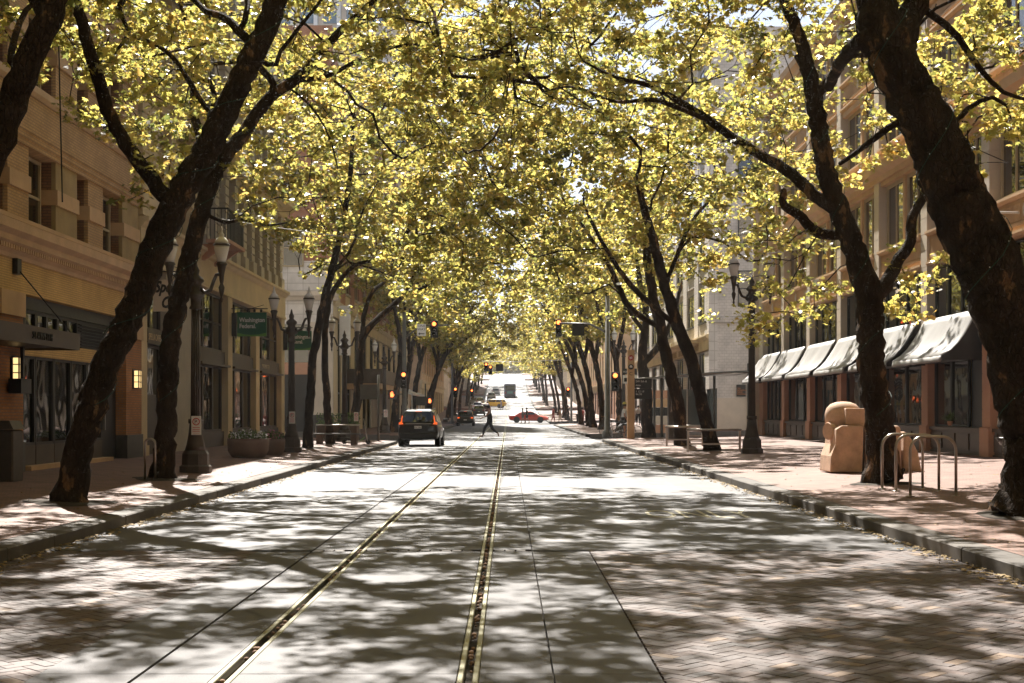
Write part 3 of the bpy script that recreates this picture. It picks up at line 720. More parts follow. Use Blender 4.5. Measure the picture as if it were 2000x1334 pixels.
for z0, z1 in ((8.3, 11.0), (10.95, 14.1), (14.1, 17.2)):
    m = FB('L'); m.fb(.95,.99,42.9,42.95,z0,z1+1); m.fb(.95,.99,43.35,43.4,z0,z1+1)
    for z in np.arange(z0+.1, z1+1, .3): m.fb(.955,.98,42.95,43.35,z,z+.025)
    m.build('ladder', M['lampiron'], t)
# ---- green bank signs and the cafe sign, hung at right angles to the facade
for yy, lab in ((51.0, 'green hanging bank sign lettered Washington Federal, the nearer of two on brackets'), (62.7, 'green hanging bank sign lettered Washington Federal, the farther one half hidden by a trunk')):
    t = thing('bank_sign', lab, 'hanging sign', (FL, yy, 0), group='green hanging bank signs')
    m = MB(); m.box(.22, 1.3, -.04, .04, 4.34, 5.22); m.build('panel', M['signgreen'], t)
    m = MB(); m.prism([(.222,4.342),(1.298,4.342),(1.298,4.47),(1.0,4.41),(.75,4.395),(.5,4.41),(.222,4.47)], 'y', -.046, -.041); m.build('swoosh', M['signlime'], t)
    text('lettering', 'Washington\nFederal.', .225, M['white'], t, (.30, -.048, 4.87), FACE_CAM, .004, scale=(.86,1,1), bold=.006)
    m = MB(); m.bar((-.02,0,5.36),(1.34,0,5.36),.035); m.bar((.1,0,5.18),(1.2,0,5.5),.02) ; m.build('bracket', M['dark'], t)
    for x in (.35, .6, .85, 1.1): m = MB(); m.lathe([(.035,0),(.05,.05),(.035,.1)],8,(x,0,5.235)); m.build('hanger', M['dark'], t)
    m = MB(); m.box(.02, .2, -.06, .06, 4.34, 5.2); m.build('side_panel', M['dark'], t)
t = thing('cafe_sign', 'cream hanging cafe sign with black brush script between the leaning trunks', 'hanging sign', (FL, 39.3, 0))
m = MB(); m.box(.12, 1.1, -.04, .04, 4.42, 5.32); m.build('panel', M['stone_pale'], t)
text('lettering', 'Spella\n  Caffè', .40, M['signblack'], t, (.16, -.045, 4.97), FACE_CAM, .006, shear=.35, scale=(.8,1.1,1), bold=.016)
m = MB(); m.bar((0,0,5.55),(1.2,0,5.55),.03); m.bar((.0,0,5.9),(1.15,0,5.56),.015); m.build('bracket', M['dark'], t)
m = MB(); m.bar((.3,0,5.32),(.25,0,5.55),.012); m.bar((.95,0,5.32),(.9,0,5.55),.012); m.build('hanger', M['dark'], t)

# ---- generic street building with real piers, spandrels, sills and individual windows
def generic(name, label, side, y0, y1, H, fl, bay, mw, mp, mt, ground=4.6, base=.25, depth=12, wfrac=.55, proud=.22, frame=None, gm=None, cam_face=False, first=0, skipwin=False):
    t = thing(name, label, 'building'); zb = road_z((y0+y1)/2) - .5; s = FB(side)
    s.fb(-depth, -proud, y0, y1, zb, zb+H); s.build('wall', mw, t)
    n = max(1, round((y1-y0)/bay)); bw = (y1-y0)/n; nf = int((H-ground-.8)/fl); pw = bw*(1-wfrac)
    fz = zb + .5 + ground
    pm = None; q = FB(side); q.courses(-proud, 0, -pw/2, pw/2, 0, ground-.9, .6)
    for i in range(n+1):
        yy = min(max(y0 + i*bw, y0+pw/2+.003), y1-pw/2-.003)
        if pm is None: pm = q.build('pier', mp, t, (0, yy, zb+.5+base-.35))
        else: inst(pm, t, (0, yy, zb+.5+base-.35))
    q = FB(side); q.fb(-proud, .04, y0, y1, fz-.9, fz); q.prof([(.04,fz-.25),(.12,fz-.2),(.2,fz-.02),(.2,fz+.06),(-proud,fz+.1),(-proud,fz),(.04,fz)], y0, y1); q.build('frieze', mt, t)
    wproto = None; sproto = None
    for i in range(n):
        yc = y0 + (i+.5)*bw
        ww = bw - pw - .02
        if sproto is None:
            f = FB(side)
            for k in range(4): f.fb(-.16, -.08, -ww/2 + k*ww/3 - (.03 if k else 0), -ww/2 + k*ww/3 + (.03 if k < 3 else 0), 0, ground-1.6)
            f.fb(-.16, -.085, -ww/2, ww/2, ground-1.72, ground-1.6); f.fb(-.16,-.085,-ww/2,ww/2,2.0,2.12); f.fb(-.18,-.06,-ww/2,ww/2,-.4,0)
            sproto = f.build('shop_window', M['dark'], t, (0, yc, zb+.5+.6))
            g = FB(side); g.fb(-.16, -.12, -ww/2, ww/2, 0, ground-1.6); gp = g.build('pane', M['glass'], sproto)
        else:
            c = inst(sproto, t, (0, yc, zb+.5+.6)); inst(gp, c)
        if i < first: pass
        for f_ in range(nf):
            z0 = fz + .1 + f_*fl
            if wproto is None:
                w2 = ww*.82; h2 = fl*.62; f = FB(side); o = -.14
                f.fb(o,o+.06,-w2/2,-w2/2+.06,0,h2); f.fb(o,o+.06,w2/2-.06,w2/2,0,h2); f.fb(o,o+.057,-w2/2+.06,w2/2-.06,h2-.06,h2); f.fb(o,o+.057,-w2/2+.06,w2/2-.06,0,.06)
                f.fb(o,o+.05,-w2/2+.06,w2/2-.06,h2*.5-.03,h2*.5+.03); f.fb(o,o+.052,-.04,.04,.06,h2-.06); f.fb(-.14,.07,-w2/2-.08,w2/2+.08,-.12,0)
                wproto = f.build('window', frame or M['woodcream'], t, (0, yc, z0+fl*.25))
                g = FB(side); g.fb(o-.03,o+.02,-w2/2+.03,w2/2-.03,.03,h2-.03); gw = g.build('pane', gm or M['glassflat'], wproto)
            else:
                c = inst(wproto, t, (0, yc, z0+fl*.25)); inst(gw, c)
    for i in range(n+1):
        yy = min(max(y0 + i*bw, y0+pw/2+.003), y1-pw/2-.003)
        q = FB(side); q.fb(-proud, 0, yy-pw/2, yy+pw/2, fz+.11, fz+.1+nf*fl); q.build('upper_pier', mw, t)
    for f_ in range(nf+1):
        z0 = fz+.1+f_*fl; q = FB(side); q.fb(-proud, -.04, y0+.01, y1-.01, z0, z0+fl*.22); q.build('spandrel', mp if f_ < nf else mt, t)
    z = fz+.1+nf*fl; q = FB(side); q.prof([(-proud,z+fl*.22),(.1,z+fl*.22),(.2,z+.9),(.5,z+1.05),(.55,z+1.3),(-proud,z+1.35)], y0, y1); q.build('cornice', mt, t)
    return t
generic('stone_building', 'unseen tan building added behind the camera on the left side', 'L', -75, 5.9, 24, 3.7, 9, M['stone_tan'], M['stone_cream'], M['stone_cream'])  # unseen continuation of the street, added to cut sky fill from behind
generic('stone_building', 'unseen tan building added behind the camera on the right side', 'R', -75, 8.9, 24, 3.7, 9, M['stone_tan'], M['stone_cream'], M['stone_cream'])
# left side beyond the first cross street
C1 = generic('corner_building', 'white tiled and orange brick corner building beyond the bank on the left', 'L', 80.5, 142, 24, 3.6, 5.2, M['brick_red'], M['stone_cream'], M['stone_cream'], ground=8.0)
# its face towards the camera
q = MB(); q.box(FL-12, FL-.01, 80.35, 80.5, 10.3, 24); q.build('brick_front', M['brick_red'], C1)
q = MB(); q.box(FL-12, FL+.05, 80.30, 80.5, 8.4, 10.3); q.build('tile_front', M['whitetile'], C1)
q = MB(); q.prism([(80.5,8.0),(80.1,8.0),(80.0,8.2),(79.9,8.25),(79.9,8.5),(80.3,8.6),(80.5,8.6)], 'x', FL-12, FL+.35); q.build('ledge', M['stone_pale'], C1)
q = MB(); q.box(FL-12, FL+.02, 80.28, 80.5, 6.6, 8.0); q.build('tile_band', M['whitetile'], C1)
q = MB()
for k in range(9): q.box(FL-1.35, FL+.04, 80.2, 80.52, 1.35+k*.6+.008, 1.35+(k+1)*.6-.008)
q.box(FL-1.3, FL, 80.24, 80.52, 1.3, 6.75); q.build('tiled_column', M['stone_pale'], C1)
q = MB(); q.box(FL-1.4, FL+.08, 80.15, 80.55, .2, 1.35); q.build('column_base', M['granitedark'], C1)
q = MB(); q.box(FL-12, FL-1.4, 80.42, 80.5, 4.4, 6.6); q.build('dark_window', M['glass'], C1)
q = MB(); q.box(FL-12, FL-1.4, 80.3, 80.5, 3.7, 4.4); q.build('sign_band', M['pinkbase'], C1)
q = MB(); q.box(FL-12, FL-1.4, 80.42, 80.5, .2, 3.7); q.build('dark_door', M['dark'], C1)
def camwin(parent, x0, x1, z0, z1, y, fm, bars=1, mull=0):
    f = MB(); fw = .08
    f.box(x0,x0+fw,y-.07,y,z0,z1); f.box(x1-fw,x1,y-.07,y,z0,z1); f.box(x0+fw,x1-fw,y-.068,y,z1-fw,z1); f.box(x0+fw,x1-fw,y-.068,y,z0,z0+fw)
    for k in range(bars): z = z0+(z1-z0)*(k+1)/(bars+1); f.box(x0+fw,x1-fw,y-.06,y,z-.03,z+.03)
    for k in range(mull): x = x0+(x1-x0)*(k+1)/(mull+1); f.box(x-.03,x+.03,y-.062,y,z0+fw,z1-fw)
    w = f.build('window', fm, parent); g = MB(); g.box(x0+.04,x1-.04,y-.04,y+.01,z0+.04,z1-.04); g.build('pane', M['glassflat'], w)
for z in (9.95, 13.4, 16.9, 20.2):
    for x in (-13.1, -17.5): camwin(C1, x, x+1.25, z, z+2.2, 80.29, M['woodcream'])
# white banner and dark canopy of the corner building
t = thing('banner_sign', 'tall blank white banner sign projecting from the corner building', 'sign', (FL, 82.5, 0))
m = MB(); m.bbox(.15, .8, -.12, .12, 4.9, 7.85, .02); m.build('panel', M['white'], t)
m = MB(); m.bar((0,0,7.6),(.15,0,7.6),.05); m.bar((0,0,5.2),(.15,0,5.2),.05); m.build('bracket', M['dark'], t)
t = thing('flat_canopy', 'flat dark canopy over the corner building entrance, behind the trunks', 'canopy')
m = MB(); m.box(FL, FL+2.4, 86, 96, 3.3, 4.2); m.build('canopy_top', M['bronze'], t)
m = MB(); m.box(FL, FL+2.3, 86.1, 95.9, 2.95, 3.3); m.build('soffit', M['stone_tan'], t)
generic('stone_building', 'tan stone building on the left past the second crossing', 'L', 163, 220, 30, 3.7, 5, M['stone_tan'], M['stone_cream'], M['stone_cream'])
generic('stone_building', 'grey stone building far down the left side of the street', 'L', 241, 298, 34, 3.6, 6, M['stone_grey'], M['stone_pale'], M['stone_grey'])
generic('stone_building', 'pale building at the far end of the left side', 'L', 319, 376, 30, 3.8, 7, M['stone_pale'], M['stone_pale'], M['stone_grey'])

# ---- R1: awning building on the right
Rb = thing('awning_building', 'tan terracotta building on the right with black awnings over dark shop windows', 'building')
YR0, YR1, HR = 9.0, 70.4, 17.0; PY = [37 + 5.47*k for k in range(-5, 7)]; PY[-1] = 69.9
b = FB('R'); b.fb(-14, -.5, YR0, YR1, 0, HR); b.build('wall', M['stone_tan'], Rb)
b = MB(); b.box(FR-.3, FR+13.5, YR1, YR1+.12, .2, HR); b.build('side_wall', M['stone_pale'], Rb)
for y in PY:
    if y > 68: ya, yb = 69.35, 70.5
    else: ya, yb = y-.3, y+.32
    q = FB('R'); q.courses(-.5, 0, ya, yb, 1.15, 4.05, .5, .014, .014); q.build('pillar', M['pinkbase'], Rb)
    q = FB('R'); q.courses(-.5, .06, ya-.05, yb+.05, .3, 1.15, .42, .014, .014); q.build('pillar_base', M['pinkbase'], Rb)
    q = FB('R'); q.courses(-.5, .02, ya, yb, 4.05, 6.0, .5, .014, .014); q.build('pillar', M['stone_pale'], Rb)
    for f in range(3):
        q = FB('R'); q.courses(-.5, .02, ya, yb, 6.0+3.5*f, 9.5+3.5*f, .5, .014, .014); q.build('upper_pillar', M['stone_pale'], Rb)
for i in range(len(PY)-1):
    a, b_ = PY[i]+.32, (PY[i+1]-.3 if PY[i+1] < 68 else 69.35)
    L_ = b_-a; wood = i % 2
    # panelled riser, shop window, transom windows
    q = FB('R'); q.fb(-.35, -.1, a, b_, .25, 1.12); q.fb(-.1, -.05, a, b_, .3, .42); q.fb(-.1, -.03, a, b_, 1.03, 1.12); q.build('stall_riser', M['bronze'], Rb)
    for k in range(4):
        q = FB('R'); q.fb(-.1, -.06, a+L_*k/4+.1, a+L_*(k+1)/4-.1, .5, .95); q.build('riser_panel', M['bronze'], Rb)
    dark_door = (i in (5, 10))
    if dark_door:
        q = FB('R'); q.fb(-.45, -.3, a, a+1.7, .3, 3.2); q.build('door', M['dark'], Rb)
    n = 2 if i < 8 else 3
    y00 = a + (1.75 if dark_door else 0)
    for k in range(n):
        w = (b_-y00)/n; sash('R', 'shop_window', Rb, y00+k*w+.01, y00+(k+1)*w-.01, 1.13, 3.25, -.28, M['dark'], M['glass'], bars=0, fw=.06)
    q = FB('R'); q.fb(-.4, -.1, a, b_, 3.25, 4.2); q.build('shop_header', M['dark'], Rb)
    for k in range(4):
        w = L_/4; sash('R', 'transom_window', Rb, a+k*w+.005, a+(k+1)*w-.005, 4.2, 5.95, -.3, M['dark'], M['glass'], bars=0, fw=.05)
    for f in range(3):
        z = 6.0 + 3.5*f
        q = FB('R'); q.fb(-.45, -.06, a, b_, z+.12, z+.92); q.fb(-.06, -.02, a+.1, b_-.1, z+.25, z+.33); q.build('spandrel', M['stone_tan'], Rb)
        q = FB('R')
        for yy in np.arange(a+.2, b_-.2, .1): q.fb(-.06, -.035, yy, yy+.05, z+.38, z+.82)
        o = q.build('fluting', M['stone_tan'], Rb); o['kind'] = 'stuff'
        q = FB('R'); q.lathe([(.001,0),(.16,.02),(.12,.05),(.05,.06)], 12); 
        md = q.build('medallion', M['stone_pale'], Rb, (FR+.055, (a+b_)/2, z+.6)); md.rotation_euler = (0, R(-90), 0); md.scale = (1.4,1,1)
        q = FB('R'); q.prof([(-.45,z),(.0,z),(.06,z+.06),(.06,z+.12),(-.45,z+.12)], a, b_); q.build('moulding', M['stone_tan'], Rb)
        q = FB('R'); q.prof([(-.45,z+.92),(0,z+.92),(.1,z+.98),(.1,z+1.05),(-.45,z+1.08)], a, b_); q.build('sill', M['stone_tan'], Rb)
        for k in range(2):
            w = L_/2; sash('R', 'window', Rb, a+k*w+.12, a+(k+1)*w-.12, z+1.1, z+3.3, -.3, M['woodcream'], M['glassflat'], bars=0, mull=1, fw=.12)
        q = FB('R'); q.fb(-.45, -.15, a+L_/2-.11, a+L_/2+.11, z+1.08, z+3.3); q.build('mullion_post', M['stone_tan'], Rb)
        q = FB('R'); q.fb(-.45, -.05, a, b_, z+3.3, z+3.5); q.build('lintel', M['stone_tan'], Rb)
for z in (9.45, 16.45):
    q = FB('R'); q.prof([(-.45,z),(.05,z),(.1,z+.15),(.3,z+.25),(.35,z+.5),(.1,z+.58),(-.45,z+.58)], YR0, YR1); q.build('cornice', M['stone_tan'], Rb)
# flag pole / rod on the wall
t = thing('wall_rod', 'white metal rod with a ball end projecting from the tan building at the right edge', 'rod')
m = MB(); m.tube([(FR, 34.6, 6.55), (FR-1.1, 34.6, 6.57)], .03, 8); m.build('rod', M['white'], t)
m = MB(); m.lathe([(.001,-.05),(.05,0),(.001,.05)], 8, (FR-1.13, 34.6, 6.57)); m.build('ball', M['white'], t)
# awnings: six, each a concave canvas with black ends and a scalloped hem
def awning_mesh():
    prof = [(0.0,4.36),(.10,4.18),(.22,3.95),(.36,3.72),(.53,3.48),(.74,3.27),(1.0,3.10)]
    return prof
rnd = random.Random(5)
names = ['nearest of the six black awnings, whole length sunlit beside the right edge', 'second awning from the right, between the thick trunk and the nearest awning', 'third awning from the right, partly hidden by the forked tree trunk', 'fourth awning from the right, just left of the forked trunk', 'fifth awning from the right, folds sagging, leaves hanging before it', 'smallest and farthest awning at the left end of the row']
for i, k in enumerate(range(5, 11)):
    a, b_ = PY[k] + .62, min(PY[k+1] - .04, 69.7)
    t = thing('awning', names[i], 'awning', group='awnings along the shop fronts on the right')
    prof = awning_mesh(); mb = FB('R'); ny = 15; L_ = b_-a
    vs = []
    ph = rnd.random()*6
    for iy in range(ny):
        yy = a + L_*iy/(ny-1)
        for j, (o, z) in enumerate(prof):
            sag = .035*math.sin(iy*1.1+ph)*math.sin(j/6*math.pi) + (.05*rnd.random()-.02)*(j/6)*(.6 if i > 3 else .2)
            vs.append((mb.x(o+sag*.5), yy, z+sag))
    n = len(prof); mb.smooth = True
    mb.add(vs, [(p*n+j, p*n+j+1, (p+1)*n+j+1, (p+1)*n+j) for p in range(ny-1) for j in range(n-1)])
    o = mb.build('canvas', M['awning'], t); md = o.modifiers.new('s','SOLIDIFY'); md.thickness = .012
    # hem, a loose flap with an uneven lower edge
    mb = FB('R'); vs = []; nh = 25
    for iy in range(nh):
        yy = a + L_*iy/(nh-1); vs += [(mb.x(1.0+.01*math.sin(iy)), yy, 3.10), (mb.x(1.015+.012*math.sin(iy*2.3)), yy, 3.0), (mb.x(1.0+.03*rnd.random()), yy, 2.92+.025*rnd.random())]
    mb.smooth = True; mb.add(vs, [(p*3+j, p*3+j+1, (p+1)*3+j+1, (p+1)*3+j) for p in range(nh-1) for j in range(2)])
    o = mb.build('hem', M['awning'], t); md = o.modifiers.new('s','SOLIDIFY'); md.thickness = .01
    for yy in (a, b_):
        mb = FB('R'); mb.prof([(-.1,4.34)] + [(o_-.01, z-.01) for o_, z in prof] + [(.98, 2.98), (-.1, 2.98)], yy+(.006 if yy==a else -.016), yy+(.016 if yy==a else -.006)); mb.build('end_panel', M['dark'], t)
    mb = FB('R'); mb.fb(-.1, .97, a+.02, b_-.02, 3.02, 3.06); mb.build('frame_bar', M['dark'], t)
# plant in the near shop window
t = thing('window_plant', 'small bright fern standing on the sill inside the nearest awning shop window', 'potted plant', (FR-.0, 39.9, 1.17))
mb = MB(); rnd = random.Random(9)
for q in range(90):
    a = rnd.random()*6.28; l = rnd.uniform(.15,.38); e = rnd.uniform(.2,1.3); d = Vector((math.cos(a)*math.cos(e), math.sin(a)*math.cos(e), math.sin(e)))
    p0 = Vector((-.04,0,.12)); p1 = p0 + d*l; s_ = d.cross(Vector((0,0,1))).normalized()*.025
    p1.x = min(p1.x, .09); mb.add([p0, p0+d*l*.5+s_, p1, p0+d*l*.5-s_], [(0,1,2,3)])
mb.build('fronds', M['leafgreen'], t); mb = MB(); mb.lathe([(.06,0),(.09,.13),(.08,.13)], 10, (-.04,0,0)); mb.build('pot', M['pinkbase'], t)

# ---- R2: white glazed building beyond the cross street
W = generic('white_building', 'white glazed brick corner building beyond the cross street on the right, cream window bays', 'R', 88, 142, 26, 3.6, 6.0, M['whitebrick'], M['whitebrick'], M['stone_cream'], ground=6.4, frame=M['dark'], gm=M['glass'], wfrac=.66)
q = MB(); q.box(FR, FR+12, 87.8, 88, 2.4, 26); q.build('glazed_front', M['whitebrick'], W)
q = MB(); q.box(FR-.05, FR+12, 87.74, 88, .2, 2.4); q.build('stone_base', M['stone_pale'], W)
q = MB(); q.box(FR-.04, FR+.5, 87.7, 87.8, 2.4, 26); q.build('corner_strip', M['whitetile'], W)
q = MB(); q.prism([(87.8,7.2),(87.55,7.2),(87.5,7.5),(87.8,7.6)], 'x', FR-.1, FR+12); q.build('string_course', M['whitebrick'], W)
for x in (14.6, 18.5):
    for z in (8.2, 12, 15.8, 19.6): camwin(W, x, x+1.5, z, z+2.3, 87.79, M['dark'])
q = MB(); q.box(FR+2.4, FR+4.0, 87.6, 87.8, .25, 4.6); q.build('doorway', M['darkgreen'], W)
q = MB(); q.box(FR+2.75, FR+3.7, 87.55, 87.6, 1.2, 4.3); q.build('door_panel', M['stucco'], W)
for y in (95,101,107):
    q = FB('R'); q.fb(0, 1.2, y-2.6, y+2.6, 6.1, 6.35); q.build('balcony_ledge', M['stone_cream'], W)
    for k in range(4): q = FB('R'); q.fb(.04,.07,y-2.4+k*1.2,y-1.4+k*1.2,5.6,6.0); q.build('frieze_panel', M['stucco'], W)
t = thing('wall_plaque', 'black notice with orange lettering on the white building wall by the lamp post', 'sign', (FR+1.5, 87.7, 0))
m = MB(); m.box(.2, .78, -.05, .0, 2.5, 3.25); m.build('panel', M['signblack'], t)
text('lettering', 'THE\nPIONEER &\nDINER\nBUILDING', .12, pmat('orange_print', (.6,.22,.06), .6, .1, bump=0), t, (.24, -.054, 2.97), FACE_CAM, .002)
generic('stone_building', 'tan brick building on the right past the second crossing', 'R', 163, 220, 28, 3.6, 5, M['stone_tan'], M['pinkbase'], M['stone_cream'])
generic('stone_building', 'cream building farther down the right side', 'R', 241, 298, 32, 3.7, 6, M['stone_cream'], M['stone_pale'], M['stone_grey'])
generic('stone_building', 'pale building at the far end of the right side', 'R', 319, 376, 30, 3.8, 7, M['stone_pale'], M['stone_pale'], M['stone_grey'])
# tall tower behind, on the left, seen in the gap of the canopy
t = thing('office_tower', 'tall pale glass and concrete tower showing through the gap in the canopy', 'building')
q = MB(); q.box(-34, -12, 180, 205, 0, 95); q.build('core', M['stone_pale'], t)
gm_ = glassmat('tower_glass', (.10,.16,.20), .003, .1)
wp = None
for z in range(36, 92, 4):
    for x in range(-33, -13, 3):
        if wp is None:
            q = MB(); q.box(0,2.3,-.12,0,0,2.4); wp = q.build('window', gm_, t, (x,180,z))
        else: inst(wp, t, (x,180,z))
for x in range(-34, -11, 3): q = MB(); q.box(x-.25,x+.25,179.6,180,0,95); q.build('fin', M['white'], t)
# ------------------------------------------------------------------ trees
def leaf_templates(detail):
    T = []
    if detail:   # five lobed plane leaf
        ang = [(-90,.25),(-52,.62),(-10,.95),(16,.48),(48,1.0),(68,.52),(90,1.1),(112,.52),(132,1.0),(164,.48),(190,.95),(232,.62)]
        pts = np.array([(r*math.cos(R(a)), r*math.sin(R(a)), 0) for a, r in ang]) * .55
        pts[:, 2] = -.28*np.abs(pts[:, 0])**1.3 - .14*pts[:, 1]**2
        return pts
    pts = np.array([(0,-.5,0),(.52,.05,-.10),(.22,.5,-.06),(-.22,.5,-.06),(-.52,.05,-.10)])
    return pts
def leaves_mesh(name, centres, rads, counts, size, detail, seed, mat):
    rs = np.random.RandomState(seed); tpl = leaf_templates(detail); k = len(tpl)
    idx = np.repeat(np.arange(len(centres)), counts); n = len(idx)
    off = rs.normal(size=(n,3)); off /= np.linalg.norm(off, axis=1)[:,None] + 1e-9; off *= (rs.random_sample(n)**.45)[:,None]
    off *= rads[idx][:,None]; off[:,2] *= .62
    P = centres[idx] + off
    nrm = np.stack([rs.normal(0,.55,n), rs.normal(0,.55,n), np.ones(n)*.75 + rs.normal(0,.35,n)], 1)
    nrm /= np.linalg.norm(nrm, axis=1)[:,None]
    t = rs.normal(size=(n,3)); t[:,2] -= .5; t -= nrm*(t*nrm).sum(1)[:,None]; t /= np.linalg.norm(t, axis=1)[:,None] + 1e-9
    s = np.cross(t, nrm); sz = size * rs.uniform(.5, 1.4, n)
    V = P[:,None,:] + sz[:,None,None]*(tpl[None,:,0:1]*s[:,None,:] + tpl[None,:,1:2]*t[:,None,:] + tpl[None,:,2:3]*nrm[:,None,:])
    V = V.reshape(-1,3)
    me = bpy.data.meshes.new(name); me.vertices.add(n*k); me.vertices.foreach_set('co', V.ravel())
    me.loops.add(n*k); me.loops.foreach_set('vertex_index', np.arange(n*k, dtype=np.int32))
    me.polygons.add(n); me.polygons.foreach_set('loop_start', np.arange(0, n*k, k, dtype=np.int32)); me.polygons.foreach_set('loop_total', np.full(n, k, dtype=np.int32))
    me.update(calc_edges=True); me.materials.append(mat); return me
class Tree:
    def __init__(s, seed): s.p = []; s.par = []; s.r = []; s.rnd = random.Random(seed); s.fixed = 0; s.dirz = []
    def limb(s, pts, radii, start=-1, step=.28, wig=.03):
        step = getattr(s, 'st', step)
        "resample a polyline with Catmull-Rom; radii per control point; returns last index"
        P = [Vector(p) for p in pts]; last = start
        if start >= 0: P = [s.p[start]] + P; radii = [radii[0]] + list(radii)
        for i in range(len(P)-1):
            a = P[max(i-1,0)]; b = P[i]; c = P[i+1]; d = P[min(i+2,len(P)-1)]
            m = max(2, int((c-b).length/step))
            for q in range(m):
                if i == 0 and q == 0 and start >= 0: continue
                t = q/m; v = .5*((2*b)+(-a+c)*t+(2*a-5*b+4*c-d)*t*t+(-a+3*b-3*c+d)*t**3)
                r = radii[i]*(1-t)+radii[i+1]*t
                v = v + Vector((s.rnd.uniform(-1,1), s.rnd.uniform(-1,1), 0))*wig*min(1, r*5)
                s.p.append(v); s.par.append(last); s.r.append(r); last = len(s.p)-1
        s.p.append(P[-1]); s.par.append(last); s.r.append(radii[-1]); 
        return len(s.p)-1
    def near(s, q):
        A = np.array([tuple(v) for v in s.p]); return int(np.argmin(((A-np.array(tuple(q)))**2).sum(1)))
    def attach(s, targets, step, sag=.0, minz=3.5):
        A = [tuple(v) for v in s.p]; ok = [i for i, v in enumerate(s.p) if v.z > minz] or [len(s.p)-1]
        base = np.array([A[i] for i in ok]); tg = sorted(targets, key=lambda q: ((base-np.array(q))**2).sum(1).min())
        P = np.zeros((len(A)+len(tg)*40, 3)); P[:len(A)] = A; nn = len(A); allow = np.zeros(len(P), bool); allow[ok] = True
        ends = []
        for q in tg:
            qv = np.array(q); d = ((P[:nn]-qv)**2).sum(1); d = np.where(allow[:nn], d, 1e9)
            # prefer joining points that lie lower than the target, so twigs climb outwards
            d = d * (1 + .6*(P[:nn,2] > qv[2] + .2))
            j = int(np.argmin(d)); a = Vector(P[j]); b = Vector(q); L_ = (b-a).length
            if L_ < .15: continue
            m = max(2, min(38, int(L_/step))); g = s.par[j]
            dr = (a - s.p[g]).normalized() if g >= 0 else Vector((0,0,1))
            c = a + dr*L_*.35 + Vector((0,0,L_*.12)) ; last = j
            for k in range(1, m+1):
                t = k/m; v = a*(1-t)**2 + c*2*t*(1-t) + b*t*t
                w = .07*step*4*(1 if k < m else 0); v = v + Vector((s.rnd.uniform(-w,w),)*1 + (s.rnd.uniform(-w,w), s.rnd.uniform(-w,w)))
                v.z -= sag*t*t*L_*.3
                s.p.append(v); s.par.append(last); s.r.append(0); last = len(s.p)-1
                P[nn] = v; allow[nn] = True; nn += 1
            ends.append(last)
        return ends
    def finish(s, tip=.010, ex=2.35, maxr=.11):
        n = len(s.p); acc = [0.0]*n; kids = [[] for _ in range(n)]
        for i in range(n):
            if s.par[i] >= 0: kids[s.par[i]].append(i)
        s.kids = kids
        for i in range(n-1, -1, -1):
            r = acc[i]**(1/ex) if acc[i] > 0 else tip
            if s.r[i] == 0: s.r[i] = min(max(r, tip), maxr)
            if s.par[i] >= 0: acc[s.par[i]] += max(r, tip)**ex
    def mesh(s, name, mat, minr=0, bark=.08):
        s.finish(); mb = MB(); n = len(s.p); used = [False]*n
        starts = [i for i in range(n) if s.par[i] < 0]
        stack = list(starts); rnd = s.rnd
        while stack:
            i = stack.pop(); ch = []
            if s.par[i] >= 0: ch.append(s.par[i])
            cur = i
            while True:
                ch.append(cur); ks = s.kids[cur]
                if not ks: break
                best = max(ks, key=lambda q: s.r[q]); stack += [q for q in ks if q != best]; cur = best
            rr = [s.r[q] for q in ch]
            if s.par[i] >= 0: rr[0] = rr[1] if len(rr) > 1 else rr[0]
            if max(rr) < minr: continue
            pts = [s.p[q] for q in ch]; R0 = max(rr)
            k = (30 if getattr(s, 'st', 1) < .2 else 18) if R0 > (.08 if getattr(s, 'st', 1) < .2 else .15) else (9 if R0 > .06 else (6 if R0 > .025 else 4))
            if k < 9 and len(pts) > 8:
                ii = list(range(0, len(pts), 2)); ii = ii + ([len(pts)-1] if ii[-1] != len(pts)-1 else []); pts = [pts[q] for q in ii]; rr = [rr[q] for q in ii]
            mb.smooth = True
            mb.tube(pts, rr, k, cap=True, noise=bark*(2.0 if k == 30 else 2.6) if k >= 18 else (.1 if k == 9 else 0), rnd=rnd)
        me = bpy.data.meshes.new(name); me.from_pydata(mb.v, [], mb.f); me.polygons.foreach_set('use_smooth', [True]*len(mb.f)); me.materials.append(mat)
        return me
def crown_targets(rnd, ells, n, shell=.35, zmin=None, avoid=None):
    out = []; tries = 0
    while len(out) < n and tries < n*40:
        tries += 1
        c, r, w = rnd.choices(ells, [e[2] for e in ells])[0]
        v = Vector((rnd.gauss(0,1), rnd.gauss(0,1), rnd.gauss(0,1))).normalized() * (rnd.random()**shell)
        q = (c[0]+v.x*r[0], c[1]+v.y*r[1], c[2]+v.z*r[2])
        if q[2] < (zmin or 4.8): continue
        if q[0] < FL+.35 or q[0] > FR-.35: continue
        out.append(q)
    return out
LEAFN = [0]
